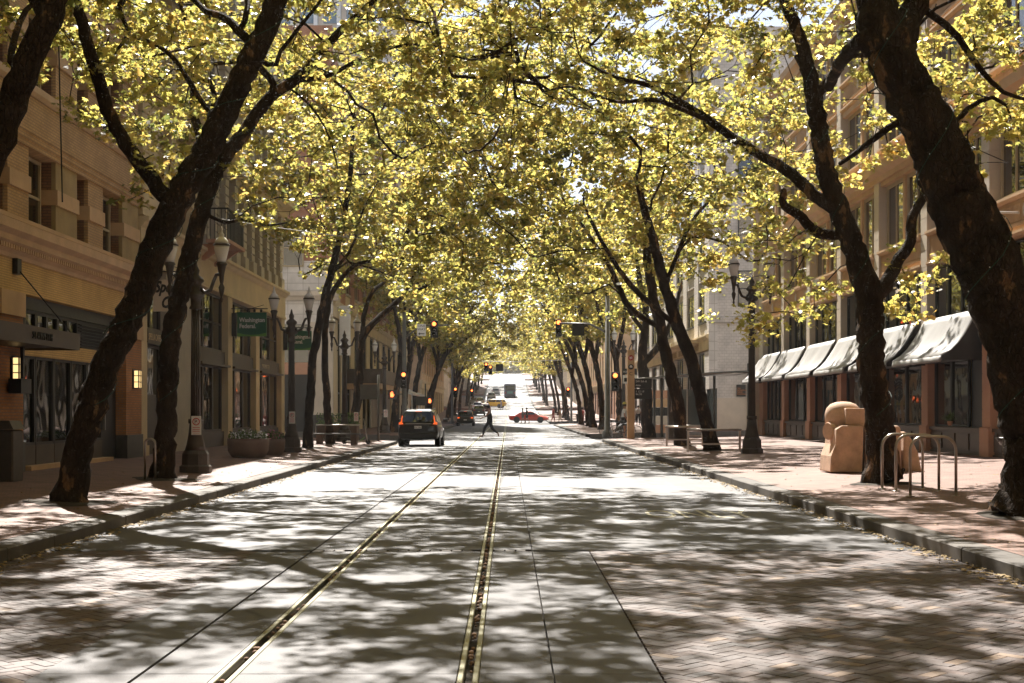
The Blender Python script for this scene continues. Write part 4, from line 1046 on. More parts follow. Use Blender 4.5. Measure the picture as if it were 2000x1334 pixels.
def build_tree(label, limbs, ells, seed, nclu=230, per=60, size=.125, detail=True, crad=.52, group='plane trees leaning over the street', name='plane_tree', zmin=None, world_base=None, extra=None, wires=False, rs=1.0):
    """limbs: list of (points, radii, start) where start is None (root), or a point to start nearest to"""
    tr = Tree(seed); rnd = tr.rnd; tr.st = .11 if detail else .24
    for pts, radii, st in limbs:
        tr.limb(pts, [q*rs for q in radii], -1 if st is None else tr.near(st), wig=.035)
    base = Vector(limbs[0][0][0])
    # root flare
    n0 = len(tr.p)
    for i in range(n0):
        h = (tr.p[i]-base).length
        if h < .55 and i < 6: tr.r[i] *= 1 + .35*(1-h/.55)**2
    big = crown_targets(rnd, ells, max(12, nclu//9), .5, zmin); tr.attach(big, .4)
    small = crown_targets(rnd, ells, nclu, .45, zmin)
    if extra: small += extra
    ends = tr.attach(small, .3, sag=.15)
    trunk_me = tr.mesh('trunk', M['bark'])
    C = []; Rr = []; Cn = []
    for e in ends:
        p = tr.p[e]; C.append(tuple(p)); Rr.append(crad*rnd.uniform(.65,1.35)); Cn.append(int(per*rnd.uniform(.5,1.5)))
        g = tr.par[e]; g = tr.par[g] if g >= 0 else e
        if g >= 0 and rnd.random() < .5: q = tr.p[g]; C.append(tuple(q)); Rr.append(crad*.6); Cn.append(int(per*.35))
    C = np.array(C)
    me = leaves_mesh('crown', C, np.array(Rr), np.array(Cn), size, detail, seed, M['leaf'])
    LEAFN[0] += len(me.polygons)
    t = thing(name, label, 'tree', tuple(base), group=group)
    inv = Matrix.Translation(-base)
    o = bpy.data.objects.new('trunk', trunk_me); col.objects.link(o); trunk_me.transform(inv); o.parent = t
    o2 = bpy.data.objects.new('crown', me); col.objects.link(o2); me.transform(inv); o2.parent = t; o2['kind'] = 'stuff'
    if detail or base.y < 75:
        pm_ = MB(); P = []
        for q in range(18):
            a = 6.2832*q/18; rr = .62*(1+.18*math.sin(3*a+seed)+.1*rnd.random()); x_, y_ = base.x+rr*math.cos(a), base.y+rr*1.1*math.sin(a); P.append((x_, y_, walk_z(x_, y_)+.006))
        pm_.add([(base.x, base.y, walk_z(base.x, base.y)+.05)] + P, [(0, 1+q, 1+(q+1)%18) for q in range(18)]); struct('tree_pit', pm_, M['soil'])
    if wires:   # green light wire wound round the trunk
        w = MB(); pts, radii, _ = limbs[0]; radii = [q*rs for q in radii]; t2 = Tree(1); t2.limb(pts, radii, -1, wig=0); k = len(t2.p); path = []
        a = 0
        for i in range(k-1):
            d = (t2.p[i+1]-t2.p[i]).normalized(); u = d.cross(Vector((0,1,0))).normalized(); v = d.cross(u)
            for s_ in range(3):
                q = t2.p[i].lerp(t2.p[i+1], s_/3); a += wires
                path.append(q + (u*math.cos(a)+v*math.sin(a))*(t2.r[i]*1.1+.012) - base)
        path = path[14:]; w.tube(path, .006, 4); w.build('light_wire', M['wiregreen'], t)
        bl = MB(); 
        for i in range(2, len(path), 2):
            q = path[i]; bl.lathe([(.003,0),(.009,.01),(.003,.022)], 5, tuple(q + Vector((rnd.uniform(-.03,.03),-.01,rnd.uniform(-.03,.03)))))
        bl.build('tiny_bulbs', M['bulb'], t)['kind'] = 'stuff'
    return t
def pix(lst, Y, dy=0):
    "pixel path -> 3D; Y may drift along the path"
    out = []
    for i, (x, y) in enumerate(lst):
        yy = Y + dy*i/max(1, len(lst)-1); out.append(PX(x, y, yy))
    return out
G1 = 'plane trees leaning over the street'
# T0: trunk crossing the top left corner
Y = 14.0
build_tree('dark thick trunk crossing the top left corner, its base outside the frame',
    [(pix([(-390,1078),(-300,880),(-190,690),(-90,480),(-10,290),(45,150),(92,40),(125,-70),(160,-260)], Y), [.30,.26,.24,.22,.20,.18,.17,.15,.10], None),
     (pix([(40,-60),(0,-200),(-60,-400)], Y, -1), [.10,.08,.05], PX(92,40,Y)),
     (pix([(20,120),(60,10),(180,-40)],Y,1.5),[.05,.04,.03], PX(45,150,Y))],
    [((-3.2,14.2,10.6),(5.6,5.6,3.6),3), ((-7.2,13.5,10.0),(2.4,4.5,2.6),1)], 11, rs=0.76, nclu=330, per=58, crad=.38, zmin=6.6)
# T1
Y = 21.0
build_tree('thick forking plane tree at lower left, leaning right before the brick building',
    [(pix([(135,992),(150,905),(172,820),(205,720),(262,600),(305,490),(340,405),(400,300),(452,195),(500,95),(538,0),(565,-120),(620,-260)], Y), [.30,.27,.26,.26,.26,.265,.27,.245,.23,.215,.20,.16,.10], None),
     (pix([(318,380),(288,338),(245,280),(210,215),(190,150),(172,85),(152,20),(120,-80)], Y, -.8), [.15,.14,.13,.125,.12,.11,.10,.07], PX(345,400,Y)),
     (pix([(425,235),(385,185),(345,120),(300,85),(250,70)], Y, 1.6), [.06,.055,.05,.04,.03], PX(430,240,Y)),
     (pix([(475,70),(440,35),(400,20),(370,-10)], Y, .8), [.09,.08,.06,.05], PX(500,95,Y)),
     (pix([(478,40),(483,0),(470,-60)], Y, .8), [.06,.05,.04], PX(480,72,Y+.2)),
     (pix([(535,130),(548,100),(620,10)], Y, .5), [.05,.04,.03], PX(500,110,Y))],
    [((-2.6,21.0,11.0),(5.6,6.2,4.0),4), ((-7.2,21.5,9.4),(2.4,5.0,2.9),2)], 12, rs=0.8, nclu=460, per=58, crad=.38, zmin=6.1, wires=.55,
    extra=[tuple(PX(x,y,21+d)) for x,y,d in ((255,385,-.6),(290,345,.2),(330,330,.6),(300,300,-.3),(240,250,.4),(350,290,1),(140,80,.5),(230,120,-1),(300,170,1),(170,130,1),(330,200,1.5),(390,60,1),(280,60,.4))])
# T2
Y = 28.0
build_tree('second left plane tree, reddish trunk by the street lamp, long limb over the road',
    [(pix([(318,944),(322,880),(325,800),(332,690),(348,590),(376,480),(404,385),(432,318),(480,255),(528,190),(585,150),(625,105),(665,60),(720,10),(800,-60)], Y), [.31,.28,.26,.255,.24,.23,.22,.20,.17,.155,.13,.115,.10,.07,.04], None),
     (pix([(535,165),(515,140),(500,120)], Y, -.3), [.10,.09,.08], PX(528,190,Y)),
     (pix([(575,158),(640,148),(700,118),(770,92),(840,88),(900,110)], Y, 1.5), [.07,.065,.055,.045,.03,.02], PX(555,170,Y)),
     (pix([(600,200),(640,260),(660,330)], Y, 1), [.03,.025,.02], PX(560,170,Y)),
     (pix([(440,435),(475,428),(520,440),(560,435)], Y, -1), [.05,.045,.035,.02], PX(395,410,Y)),
     (pix([(395,300),(375,210),(380,120),(350,0)], Y, 1), [.08,.07,.06,.05], PX(404,385,Y))],
    [((-1.4,30.5,11.4),(6.2,7.4,4.8),4.4), ((-6.6,29.6,9.2),(3.0,5.0,2.6),1.3)], 13, rs=0.76, nclu=500, per=58, crad=.38, zmin=6.4, wires=.5,
    extra=[tuple(PX(x,y,28+d)) for x,y,d in ((560,340,1),(590,370,1.5),(525,395,.5),(500,350,1),(480,380,-.5),(520,430,-.5),(610,300,2),(560,435,-1),(640,260,1),(655,330,1),(470,330,.4))])
# right side near trees
Y = 18.4
build_tree('massive dark plane trunk at the right edge, leaning left, wound with green wire',
    [(pix([(2003,1018),(2012,930),(2008,840),(1992,740),(1968,630),(1925,510),(1878,400),(1822,270),(1765,160),(1728,70),(1700,-20),(1660,-140)], Y), [.40,.35,.345,.37,.40,.43,.41,.36,.32,.34,.22,.15], None),
     (pix([(1765,70),(1788,10),(1810,-80),(1850,-240)], Y, .4), [.18,.17,.14,.10], PX(1745,110,Y)),
     (pix([(1678,80),(1640,125),(1618,170)], Y, 3), [.10,.09,.08], PX(1715,60,Y)),
     (pix([(1860,60),(1910,130),(1960,180),(2030,200)], Y, .5), [.05,.04,.03,.02], PX(1788,10,Y+.2)),
     (pix([(1862,268),(1880,220),(1940,190),(1975,215)], Y, .5), [.045,.04,.03,.02], PX(1838,300,Y)),
     (pix([(1735,250),(1690,285),(1640,320)], Y, 1), [.05,.04,.03], PX(1800,230,Y))],
    [((4.4,18.0,10.8),(6.0,6.0,4.0),4), ((9.0,18.6,9.2),(3.2,5.4,2.9),1.6)], 21, rs=0.97, nclu=500, per=58, crad=.38, zmin=6.0, wires=.42,
    extra=[tuple(PX(x,y,18.4+d)) for x,y,d in ((1860,220,1),(1900,180,.6),(1890,270,.4),(1940,160,.4),(1960,240,.6),(1900,60,.5),(1840,150,1.5),(1980,100,.5),(1990,200,1),(1880,330,1.2))])
Y = 26.3
build_tree('forked plane tree on the right sidewalk between bicycle hoops and stone sculpture',
    [(pix([(1727,950),(1722,900),(1716,830),(1706,740),(1700,660),(1699,590),(1672,500),(1640,415),(1612,320),(1592,205),(1572,110),(1545,30),(1510,-60),(1480,-180)], Y), [.36,.30,.275,.26,.25,.27,.22,.20,.185,.165,.13,.11,.09,.06], None),
     (pix([(1728,560),(1750,515),(1778,470),(1782,425),(1803,385),(1812,345)], Y, .4), [.14,.115,.105,.095,.08,.06], PX(1699,595,Y)),
     (pix([(1596,385),(1540,335),(1490,305),(1440,275),(1385,235),(1330,200),(1270,168),(1200,150),(1140,120)], Y, 2.5), [.12,.11,.10,.09,.08,.07,.05,.035,.02], PX(1625,420,Y)),
     (pix([(1600,455),(1560,420),(1532,402),(1530,370)], Y, -.5), [.10,.09,.08,.06], PX(1650,460,Y)),
     (pix([(1310,205),(1270,195),(1200,198),(1120,170),(1060,180)], Y, 3.4), [.05,.045,.035,.025,.015], PX(1385,235,Y+1.2)),
     (pix([(1625,150),(1655,110),(1690,75)], Y, -1.5), [.09,.08,.07], PX(1600,190,Y)),
     (pix([(1555,110),(1580,100),(1545,10)], Y, 1), [.05,.04,.03], PX(1585,150,Y))],
    [((1.6,29.0,11.2),(5.6,7.2,4.8),4.4), ((7.6,27.0,9.2),(4.6,5.0,3.4),3)], 22, rs=0.97, nclu=500, per=58, crad=.38, zmin=5.6, wires=.5,
    extra=[tuple(PX(x,y,26.3+d)) for x,y,d in ((1500,630,-1),(1475,650,-1),(1455,610,-.5),(1550,600,.5),(1590,610,1),(1600,560,1),(1560,540,0),(1510,560,.5),(1740,600,.6),(1790,610,1),(1780,570,1),(1820,540,1.4),(1770,540,.6),(1500,500,0),(1450,470,1),(1640,560,1.5),(1760,480,.8),(1840,500,2),(1600,480,2),(1540,470,1))])
Y = 48
build_tree('leaning plane tree with dark straight trunk behind the low railings on the right',
    [(pix([(1390,884),(1385,850),(1372,790),(1348,700),(1325,640),(1300,560),(1278,480),(1262,420),(1240,340)], Y), [.36,.32,.30,.29,.28,.25,.22,.18,.12], None),
     (pix([(1235,560),(1180,480),(1140,400)], Y, 1), [.13,.10,.07], PX(1325,640,Y)), (pix([(1330,480),(1360,420),(1400,380)], Y, 1), [.10,.08,.06], PX(1300,560,Y))],
    [((2.6,48,11.6),(5.8,5.8,6.0),4), ((8,48,11),(4.2,5.0,5.2),2)], 23, rs=0.74, nclu=330, per=50, size=.155, detail=False, crad=.48, zmin=5.6)
Y = 54.8
build_tree('reddish plane trunk between the railings and the bus shelter post',
    [(pix([(1333,874),(1330,830),(1318,760),(1302,700),(1290,640),(1272,560),(1262,480),(1258,400)], Y), [.36,.33,.32,.29,.27,.24,.20,.14], None),
     (pix([(1230,600),(1190,520),(1130,430)], Y, 1), [.15,.12,.08], PX(1290,640,Y))],
    [((2.6,55,12),(5.8,5,6.4),4), ((8,55.5,11.5),(4.2,4.6,5.6),2)], 24, rs=0.78, nclu=310, per=50, size=.155, detail=False, crad=.48, zmin=5.0)
Y = 71.6
build_tree('ivy clad plane tree by the bus stop pylon with an elbow shaped fork',
    [(pix([(1267,858),(1264,815),(1262,770),(1256,725),(1255,690),(1259,650),(1262,610),(1248,540),(1240,460)], Y), [.42,.36,.34,.33,.31,.24,.2,.16,.1], None),
     (pix([(1275,690),(1290,668),(1310,630),(1330,560)], Y, .4), [.22,.2,.15,.1], PX(1256,715,Y)), (pix([(1225,600),(1190,530)],Y,.5),[.14,.1],PX(1259,650,Y))],
    [((3.2,71,12),(5.8,5.4,6.8),4), ((8.4,71,11.5),(4,4.6,5.6),2)], 25, rs=0.8, nclu=200, per=50, size=.165, detail=False, crad=.65, zmin=4.9)
Y = 50.5
build_tree('slender plane tree beside the second left street lamp, leaning right',
    [(pix([(601,880),(603,830),(606,780),(613,690),(628,610),(645,540),(662,470),(676,400),(686,320),(690,220)], Y), [.25,.22,.21,.20,.195,.18,.16,.14,.11,.07], None),
     (pix([(660,520),(690,480),(705,420),(735,360)], Y, .5), [.08,.07,.05,.03], PX(645,540,Y))],
    [((-3.0,50.5,11.8),(5.8,5.8,6.0),4), ((-7.6,51,11),(2.4,4.5,4.6),1)], 14, rs=0.74, nclu=310, per=50, size=.155, detail=False, crad=.48, zmin=5.8)
Y = 57
build_tree('thin plane tree just behind, its trunk before the tiled column on the left',
    [(pix([(645,868),(640,810),(636,740),(634,690),(638,620),(650,570),(690,520),(740,505),(775,470)], Y), [.22,.2,.19,.17,.16,.14,.11,.08,.05], None)],
    [((-2.8,57.4,12),(5.8,5.2,6.2),4), ((-7.8,57,11.5),(2.2,4,4.6),1)], 15, rs=0.76, nclu=300, per=50, size=.155, detail=False, crad=.48, zmin=6)
Y = 65
build_tree('bent plane tree at the left corner with two long limbs curving to the right',
    [(pix([(690,858),(693,820),(700,760),(703,700),(708,660),(735,625),(775,590),(800,560),(815,500),(812,430)], Y), [.32,.29,.28,.26,.25,.20,.17,.15,.12,.08], None),
     (pix([(712,610),(728,570),(755,545),(770,500)], Y, .5), [.16,.13,.11,.08], PX(708,660,Y)), (pix([(830,560),(858,535),(890,520)], Y, .5), [.1,.08,.05], PX(790,575,Y))],
    [((-2.6,65.5,12),(5.8,5.6,6.8),4), ((-7.6,65,11),(2.4,4.4,5.0),1)], 16, rs=0.72, nclu=215, per=50, size=.165, detail=False, crad=.65, zmin=4.9)
# shared kinds for the trees farther down the street, four kinds copied along both sides
def proto(seed, lean, name='plane_tree'):
    rnd = random.Random(seed); h = 5.2
    trunk = [(0,0,-.2),(lean*.06,0,1.2),(lean*.2,.1,2.8),(lean*.45,.1,4.6),(lean*.8,0,6.6),(lean*1.25,.2,8.6),(lean*1.7,.2,10.8)]
    limbs = [([Vector(p) for p in trunk], [.27,.21,.19,.18,.15,.12,.08], None),
             ([Vector((lean*.6,.8,6.0)),Vector((lean*1.2,2.0,7.4)),Vector((lean*1.9,3.0,9))], [.15,.12,.07], Vector(trunk[3])),
             ([Vector((lean*.4,-.8,6.2)),Vector((lean*.2,-2,8)),Vector((lean*.1,-3,10))], [.14,.1,.06], Vector(trunk[3]))]
    return limbs
def proto_tree(seed, lean, side):
    global FL, FR
    sv = (FL, FR); FL, FR = -20, 20
    t = build_tree('x', proto(seed, lean), [((lean*1.5,0,11.0),(5.4,6.0,5.6),4), ((-lean*.4,0,11.2),(3.2,5.2,5.0),1.4)], seed, nclu=150, per=48, size=.20, detail=False, crad=.72, zmin=5.0)
    FL, FR = sv
    return t
protoL = [proto_tree(101, 1.8, 'L'), proto_tree(102, 2.5, 'L'), proto_tree(103, 1.0, 'L')]
spots = []
rnd = random.Random(77)
for sx, xs in ((-1, -7.4), (1, 7.2)):
    y = 88.0 + (2 if sx > 0 else 0)
    while y < 400:
        if not any(a-3 < y < b_+3 for a, b_ in CROSS): spots.append((sx, xs + rnd.uniform(-.3,.3), y + rnd.uniform(-.8,.8)))
        y += 11.3 if y < 165 else 14.5
lab1 = {}
first_used = {0: False, 1: False, 2: False}
for sx, yy in ((-1,-6),(-1,-17),(-1,-28),(-1,4.5),(1,6.5),(1,-4),(1,-15),(1,-26)):  # unseen trees added out of frame to close off sky light
    t = copy_tree(protoL[abs(int(yy)) % 3]); t.location = (7.2*sx, yy, .18); t.rotation_euler = (0,0,(math.pi if sx > 0 else 0)+yy*.03)
    t['label'] = 'unseen plane tree added behind the camera on the %s sidewalk' % ('left' if sx < 0 else 'right'); t['group'] = 'unseen plane trees added behind the camera'
nearL = sorted([s for s in spots if s[0] < 0], key=lambda s: s[2]); nearR = sorted([s for s in spots if s[0] > 0], key=lambda s: s[2])
ordn = ['first','second','third','fourth','fifth','sixth']
for lst, w in ((nearL, 'left'), (nearR, 'right')):
    for i, s in enumerate(lst):
        if i < 6: lab = '%s plane tree past the first crossing on the %s, arching over' % (ordn[i], w)
        elif s[2] < 230: lab = '%s plane tree of the %s row, counted past the first crossing' % (['seventh','eighth','ninth','tenth','eleventh','twelfth'][i-6], w)
        else: lab = 'small distant plane tree at the far end of the %s row' % w
        g = G1 if i < 6 else ('mid distance plane trees on the %s' % w if s[2] < 230 else 'distant plane trees on the %s' % w)
        k = rnd.randrange(3); p = protoL[k]
        if not first_used[k]: t = p; first_used[k] = True
        else: t = copy_tree(p)
        t.location = (s[1], s[2], walk_z(s[1], s[2])); sc = rnd.uniform(.9, 1.1); t.scale = (sc, sc, sc*rnd.uniform(.95,1.05))
        t.rotation_euler = (0, 0, (math.pi if s[0] > 0 else 0) + rnd.uniform(-.8, .8)); t['label'] = lab; t['group'] = g
# wooded hill and far trees closing the street
mbh = MB(); vs = []
for iy in range(6):
    for ix in range(13):
        x = -300 + 50*ix; yy = 560 + iy*140; vs.append((x, yy, road_z(yy) - 1 + iy*2 + 2*math.sin(ix*2+iy)))
mbh.add(vs, [(iy*13+ix, iy*13+ix+1, (iy+1)*13+ix+1, (iy+1)*13+ix) for iy in range(5) for ix in range(12)])
struct('hill', mbh, pmat('hill_green', (.06,.075,.035), .95, .3, .1, 2, 0))
rs = np.random.RandomState(5); C = []
for q in range(1500):
    x = rs.uniform(-70, 70); yy = rs.uniform(500, 760)
    if abs(x) < 8 and yy < 640: continue
    C.append((x, yy, road_z(yy) + rs.uniform(1.5, 12) + (yy-450)*.02))
for q in range(500): C.append((rs.uniform(-22, 24), rs.uniform(620, 680), road_z(650) + rs.uniform(-3, 8)))
me = leaves_mesh('far_wood', np.array(C), np.full(len(C), 3.2), np.full(len(C), 34), 1.3, False, 6, M['leaf'])
o = bpy.data.objects.new('far_wood', me); col.objects.link(o); tag(o, 'hazy wood closing the far end of the street above the hill crest', 'trees', kind='stuff')
print('leaves', LEAFN[0])
# ------------------------------------------------------------------ street furniture
def street_lamp(label, x, y, h=5.3, sc=1.0, arms=2, rz=0):
    t = thing('street_lamp', label, 'street lamp', (x, y, walk_z(x, y)), rz, group='ornate twin globe street lamps')
    m = MB(); m.lathe([(.36,0),(.36,.14),(.31,.18),(.30,.42),(.25,.50)], 8, ang=R(22.5), smooth=False); m.lathe([(.25,.50),(.21,.62),(.165,.85),(.14,1.1)], 14); m.build('base', M['lampiron'], t)
    m = MB(); n = 20; vs = []; zs = [1.1, 1.14, 1.2, h-1.25]
    prof = [(.165,1.1),(.165,1.2)]; m.lathe(prof, 16)
    for k in range(12):
        a = 2*math.pi*k/12; m.tube([(.098*math.cos(a),.098*math.sin(a),1.2),(.08*math.cos(a),.08*math.sin(a),h-1.3)], .022, 5)
    m.lathe([(.10,1.2),(.082,h-1.3)], 14); m.build('fluted_post', M['lampiron'], t)
    m = MB(); m.lathe([(.09,h-1.3),(.15,h-1.27),(.11,h-1.2),(.12,h-1.05),(.20,h-1.0),(.20,h-.93),(.12,h-.9),(.13,h-.72),(.19,h-.66),(.17,h-.6),(.07,h-.52),(.09,h-.42),(.045,h-.33),(.02,h-.2)], 14); m.build('capital', M['lampiron'], t)
    for s in (-1, 1):
        m = MB(); pts = [(s*.1,0,h-.82),(s*.2,0,h-.92),(s*.33,0,h-.86),(s*.40,0,h-.66),(s*.46,0,h-.52),(s*.56,0,h-.50)]
        m.tube(pts, [.05,.05,.045,.04,.04,.045], 8)
        m.lathe([(.015,-.62),(.04,-.55),(.02,-.5),(.055,-.38),(.07,-.28),(.035,-.2),(.05,-.12),(.06,.0),(.085,.12),(.10,.2),(.13,.24),(.10,.29)], 10, (s*.58,0,h-.52)); m.build('arm', M['lampiron'], t)
        g = MB(); g.lathe([(.095,0),(.12,.10),(.165,.28),(.175,.36)], 14, (s*.58,0,h-.23)); gl = g.build('globe', M['lampglass'], t)
        g = MB(); g.lathe([(.19,0),(.195,.03),(.17,.045)], 14, (s*.58,0,h+.13)); g.build('ring', M['lampiron'], t)
        g = MB(); g.lathe([(.165,0),(.15,.07),(.09,.14),(.05,.17),(.07,.2),(.03,.26),(.02,.3),(.035,.33),(.005,.40)], 14, (s*.58,0,h+.175)); g.build('cap', M['lampglass'] , t)
    t.scale = (sc,)*3
    return t
street_lamp('ornate twin globe street lamp by the bank, behind the second leaning trunk', -7.0, 31.0, 4.95)
street_lamp('ornate twin globe street lamp beyond the round planters on the left', -7.2, 46.0, 4.95)
street_lamp('tall twin lamp post on the right, head hidden in leaves before the awnings', 7.8, 44.2, 5.9)
street_lamp('street lamp at the left corner by the crossing, half hidden by leaves', -7.4, 62.6, 5.2)
street_lamp('lamp post by the white building corner on the right, behind the tall lamp post', 15.6, 93, 6.5)
street_lamp('street lamp standing near the black car past the crossing', -7.5, 84, 5.2)
street_lamp('street lamp behind the bus stop pylon on the right', 7.2, 86, 6.0)
# no-parking plates
def plate(label, x, y, z, w=.32, h=.6):
    t = thing('parking_sign', label, 'sign', (x, y, z), group='small white no parking signs')
    m = MB(); m.bbox(-w/2, w/2, -.008, .008, 0, h, .004); m.build('plate', M['white'], t)
    m = MB(); n = 20; vs = []
    for k in range(n): a = 2*math.pi*k/n; vs += [(w*.38*math.cos(a), -.012, h*.70+w*.38*math.sin(a)), (w*.29*math.cos(a), -.012, h*.70+w*.29*math.sin(a))]
    m.add(vs, [(2*k, (2*k+2)%(2*n), (2*k+3)%(2*n), 2*k+1) for k in range(n)]); m.bar((-w*.27,-.011,h*.70+w*.27),(w*.27,-.011,h*.70-w*.27),w*.07,.004)
    m.build('red_ring', M['signred'], t)
    text('lettering', 'P', w*.6, M['signblack'], t, (-w*.19, -.010, h*.70-w*.21), FACE_CAM, .001)
    m = MB()
    for q in range(3): m.box(-w*.36, w*.36, -.0105, -.008, h*(.38-q*.1), h*(.38-q*.1)+.012)
    m.bar((-w*.3,-.01,h*.09),(w*.3,-.01,h*.09),.016,.004); m.build('print', M['signred'], t)
    return t
plate('small white no parking plate on the nearest left lamp post', -6.94, 30.78, 1.06, .22, .42)
plate('small white no parking plate on the second left lamp post', -7.15, 45.8, 1.17, .2, .40)
plate('small white no parking plate on a post in front of the bent corner tree', -6.75, 61.5, 1.13, .2, .40)
plate('small white no parking plate on the lamp post beside the black car', -7.4, 83.7, 1.2, .24, .46)
# round concrete planters with flowers
def round_planter(label, x, y, r, h, fl, seed):
    t = thing('round_planter', label, 'planter', (x, y, walk_z(x, y)), group='round concrete planters')
    m = MB(); m.lathe([(r*.72,0),(r*.80,.03),(r*.97,h*.35),(r,h*.75),(r,h),(r*.9,h),(r*.88,h-.08),(.01,h-.07)], 28); m.build('bowl', M['planter'], t)
    m = MB(); m.lathe([(r*.88,h-.1),(r*.5,h-.03),(.01,h)], 20); m.build('soil', M['soil'], t)
    rnd = random.Random(seed); m = MB(); f = MB()
    for q in range(620):
        a = rnd.random()*6.283; rr = r*.9*rnd.random()**.5; hh = rnd.uniform(.02,.34)*(1-.5*rr/r) * (1.25 if rnd.random() < .15 else 1); p = Vector((rr*math.cos(a)*1.05, rr*math.sin(a)*1.05, h-.05+hh)); s = rnd.uniform(.025,.06)
        u = Vector((rnd.gauss(0,1),rnd.gauss(0,1),rnd.gauss(0,1))).normalized(); v = u.orthogonal().normalized()
        (m if rnd.random() > fl else f).add([p-u*s, p+v*s*.6, p+u*s, p-v*s*.6], [(0,1,2,3)])
    m.build('foliage', M['leafgreen'], t)['kind'] = 'stuff'
    f.build('flowers', M['white'] if seed == 1 else pmat('pink_petals', (.6,.25,.3), .6, .2, bump=0), t)['kind'] = 'stuff'
    return t
round_planter('large round concrete planter with white flowers on the left sidewalk before the bank', -7.55, 40.2, .60, .56, .30, 1)
round_planter('smaller round concrete planter tucked behind the large one, with pink flowers', -7.35, 43.0, .42, .50, .25, 2)
# long planter box by the corner
t = thing('planter_box', 'long concrete planter box with dark shrubs by the left corner trees', 'planter', (-7.9, 63.2, walk_z(-7.9, 63)))
m = MB(); m.bbox(-.75,1.05,-.5,.5,0,.75,.03); m.build('box', M['planter'], t)
rnd = random.Random(3); m = MB()
for q in range(900):
    p = Vector((rnd.uniform(-.8,1.1), rnd.uniform(-.5,.5), .7+rnd.random()**1.3*.55)); s = rnd.uniform(.03,.07); u = Vector((rnd.gauss(0,1),rnd.gauss(0,1),rnd.gauss(0,1))).normalized(); v = u.orthogonal().normalized()
    m.add([p-u*s,p+v*s*.5,p+u*s,p-v*s*.5],[(0,1,2,3)])
m.build('shrubs', M['leafgreen'], t)['kind'] = 'stuff'
# bench and scooter by the corner
t = thing('bench', 'low steel and stone bench beside the slender left tree', 'bench', (-6.95, 56.2, walk_z(-6.9, 56)))
for s in (-.7, .7): m = MB(); m.bbox(s-.12,s+.12,-.25,.25,0,.42,.02); m.build('leg', M['planter'], t)
for k in range(4): m = MB(); m.box(-.95,.95,-.25+k*.13,-.14+k*.13,.42,.47); m.build('slat', M['steelpole'], t)
m = MB(); m.tube([(-.9,.25,.44),(-.9,.32,.8),(.9,.32,.8),(.9,.25,.44)], .03, 6); m.build('back_rail', M['steel'], t)
t = thing('electric_scooter', 'pale electric kick scooter parked near the kerb by the long planter', 'scooter', (-6.35, 58.0, walk_z(-6.3, 58)), R(8))
m = MB(); m.bbox(-.45,.35,-.08,.08,.09,.14,.01); m.build('deck', M['steel'], t)
for x in (-.5, .48):
    m = MB(); m.lathe([(.06,-.025),(.105,-.02),(.105,.02),(.06,.025)], 14); o = m.build('wheel', M['rubber'], t, (x,0,.105)); o.rotation_euler = (R(90),0,0)
m = MB(); m.tube([(.46,0,.12),(.42,0,.35),(.30,0,1.08)], [.03,.03,.022], 8); m.build('stem', M['steel'], t)
m = MB(); m.tube([(.3,-.22,1.1),(.3,.22,1.1)], .017, 6); m.build('handlebar', M['rubber'], t)
m = MB(); m.bar((.34,0,.3),(.12,0,.13),.03); m.build('brace', M['signlime'], t)
# bike staples
def staple(label, pts, y, h, mat, group, cat='bicycle rack'):
    x0, x1 = pts; t = thing('bicycle_rack', label, cat, ((x0+x1)/2, y, walk_z((x0+x1)/2, y)), group=group)
    w = (x1-x0)/2; r = min(.22, w*.9); m = MB(); P = [(-w,0,0),(-w,0,h-r)]
    for k in range(1, 8): a = math.pi - k*math.pi/2/7; P.append((-w+r+r*math.cos(a), 0, h-r+r*math.sin(a)))
    for k in range(0, 7): a = math.pi/2 - k*math.pi/2/7; P.append((w-r+r*math.cos(a), 0, h-r+r*math.sin(a)))
    P += [(w,0,h-r),(w,0,0)]; m.tube(P, .024, 10); m.build('hoop', mat, t)
    for s in (-w, w): m = MB(); m.lathe([(.075,0),(.075,.012),(.03,.016)], 12, (s,0,0)); m.build('foot_plate', mat, t)
    return t
staple('farthest of the three steel bicycle hoops, left leg against the tree trunk', (6.66,7.38), 24.6, .97, M['steel'], 'steel bicycle hoops before the tree')
staple('middle one of the three steel bicycle hoops', (6.68,7.42), 23.8, .97, M['steel'], 'steel bicycle hoops before the tree')
staple('nearest and rightmost of the three steel bicycle hoops', (6.52,7.26), 22.4, .97, M['steel'], 'steel bicycle hoops before the tree')
staple('narrow pale bicycle hoop on the dark left sidewalk beside the second trunk', (-7.22,-7.02), 27.5, .82, M['steel'], 'bicycle hoop on the left')
# the stone sculpture
t = thing('sculpture', 'blocky tan stone sculpture with a domed top, drum and grooved blocks, behind the forked tree', 'sculpture', (8.1, 31.0, walk_z(8.1, 31)))
def rblock(parts, name, mods=.06, seg=3):
    m = MB()
    for pr in parts: m.prism(*pr)
    o = m.build(name, M['sandstone'], t); b_ = o.modifiers.new('b', 'BEVEL'); b_.width = mods; b_.segments = seg; b_.limit_method = 'ANGLE'
    return o
o = rblock([([(-1.0,0),(-.29,0),(-.26,1.0),(-.30,1.03),(-.74,1.03),(-.86,.95),(-.88,.62),(-.98,.35)], 'y', -.55, .5)], 'front_block', .07)
o = rblock([([(-.2,0),(.6,0),(.58,.99),(.5,1.03),(-.18,1.03)], 'y', -.5, .5)], 'middle_block', .06)
o = rblock([([(.64,0),(1.06,0),(.98,.42),(.84,.72),(.66,.92)], 'y', -.45, .5)], 'sloping_block', .05)
o = rblock([([(-.62,1.0),(.25,1.0),(.25,1.41),(-.62,1.41)], 'y', -.42, .35)], 'upper_block', .02)
o = rblock([([(-.186,1.02),(-.174,1.02),(-.174,1.41),(-.186,1.41)], 'y', -.425, -.41)], 'seam', .001)
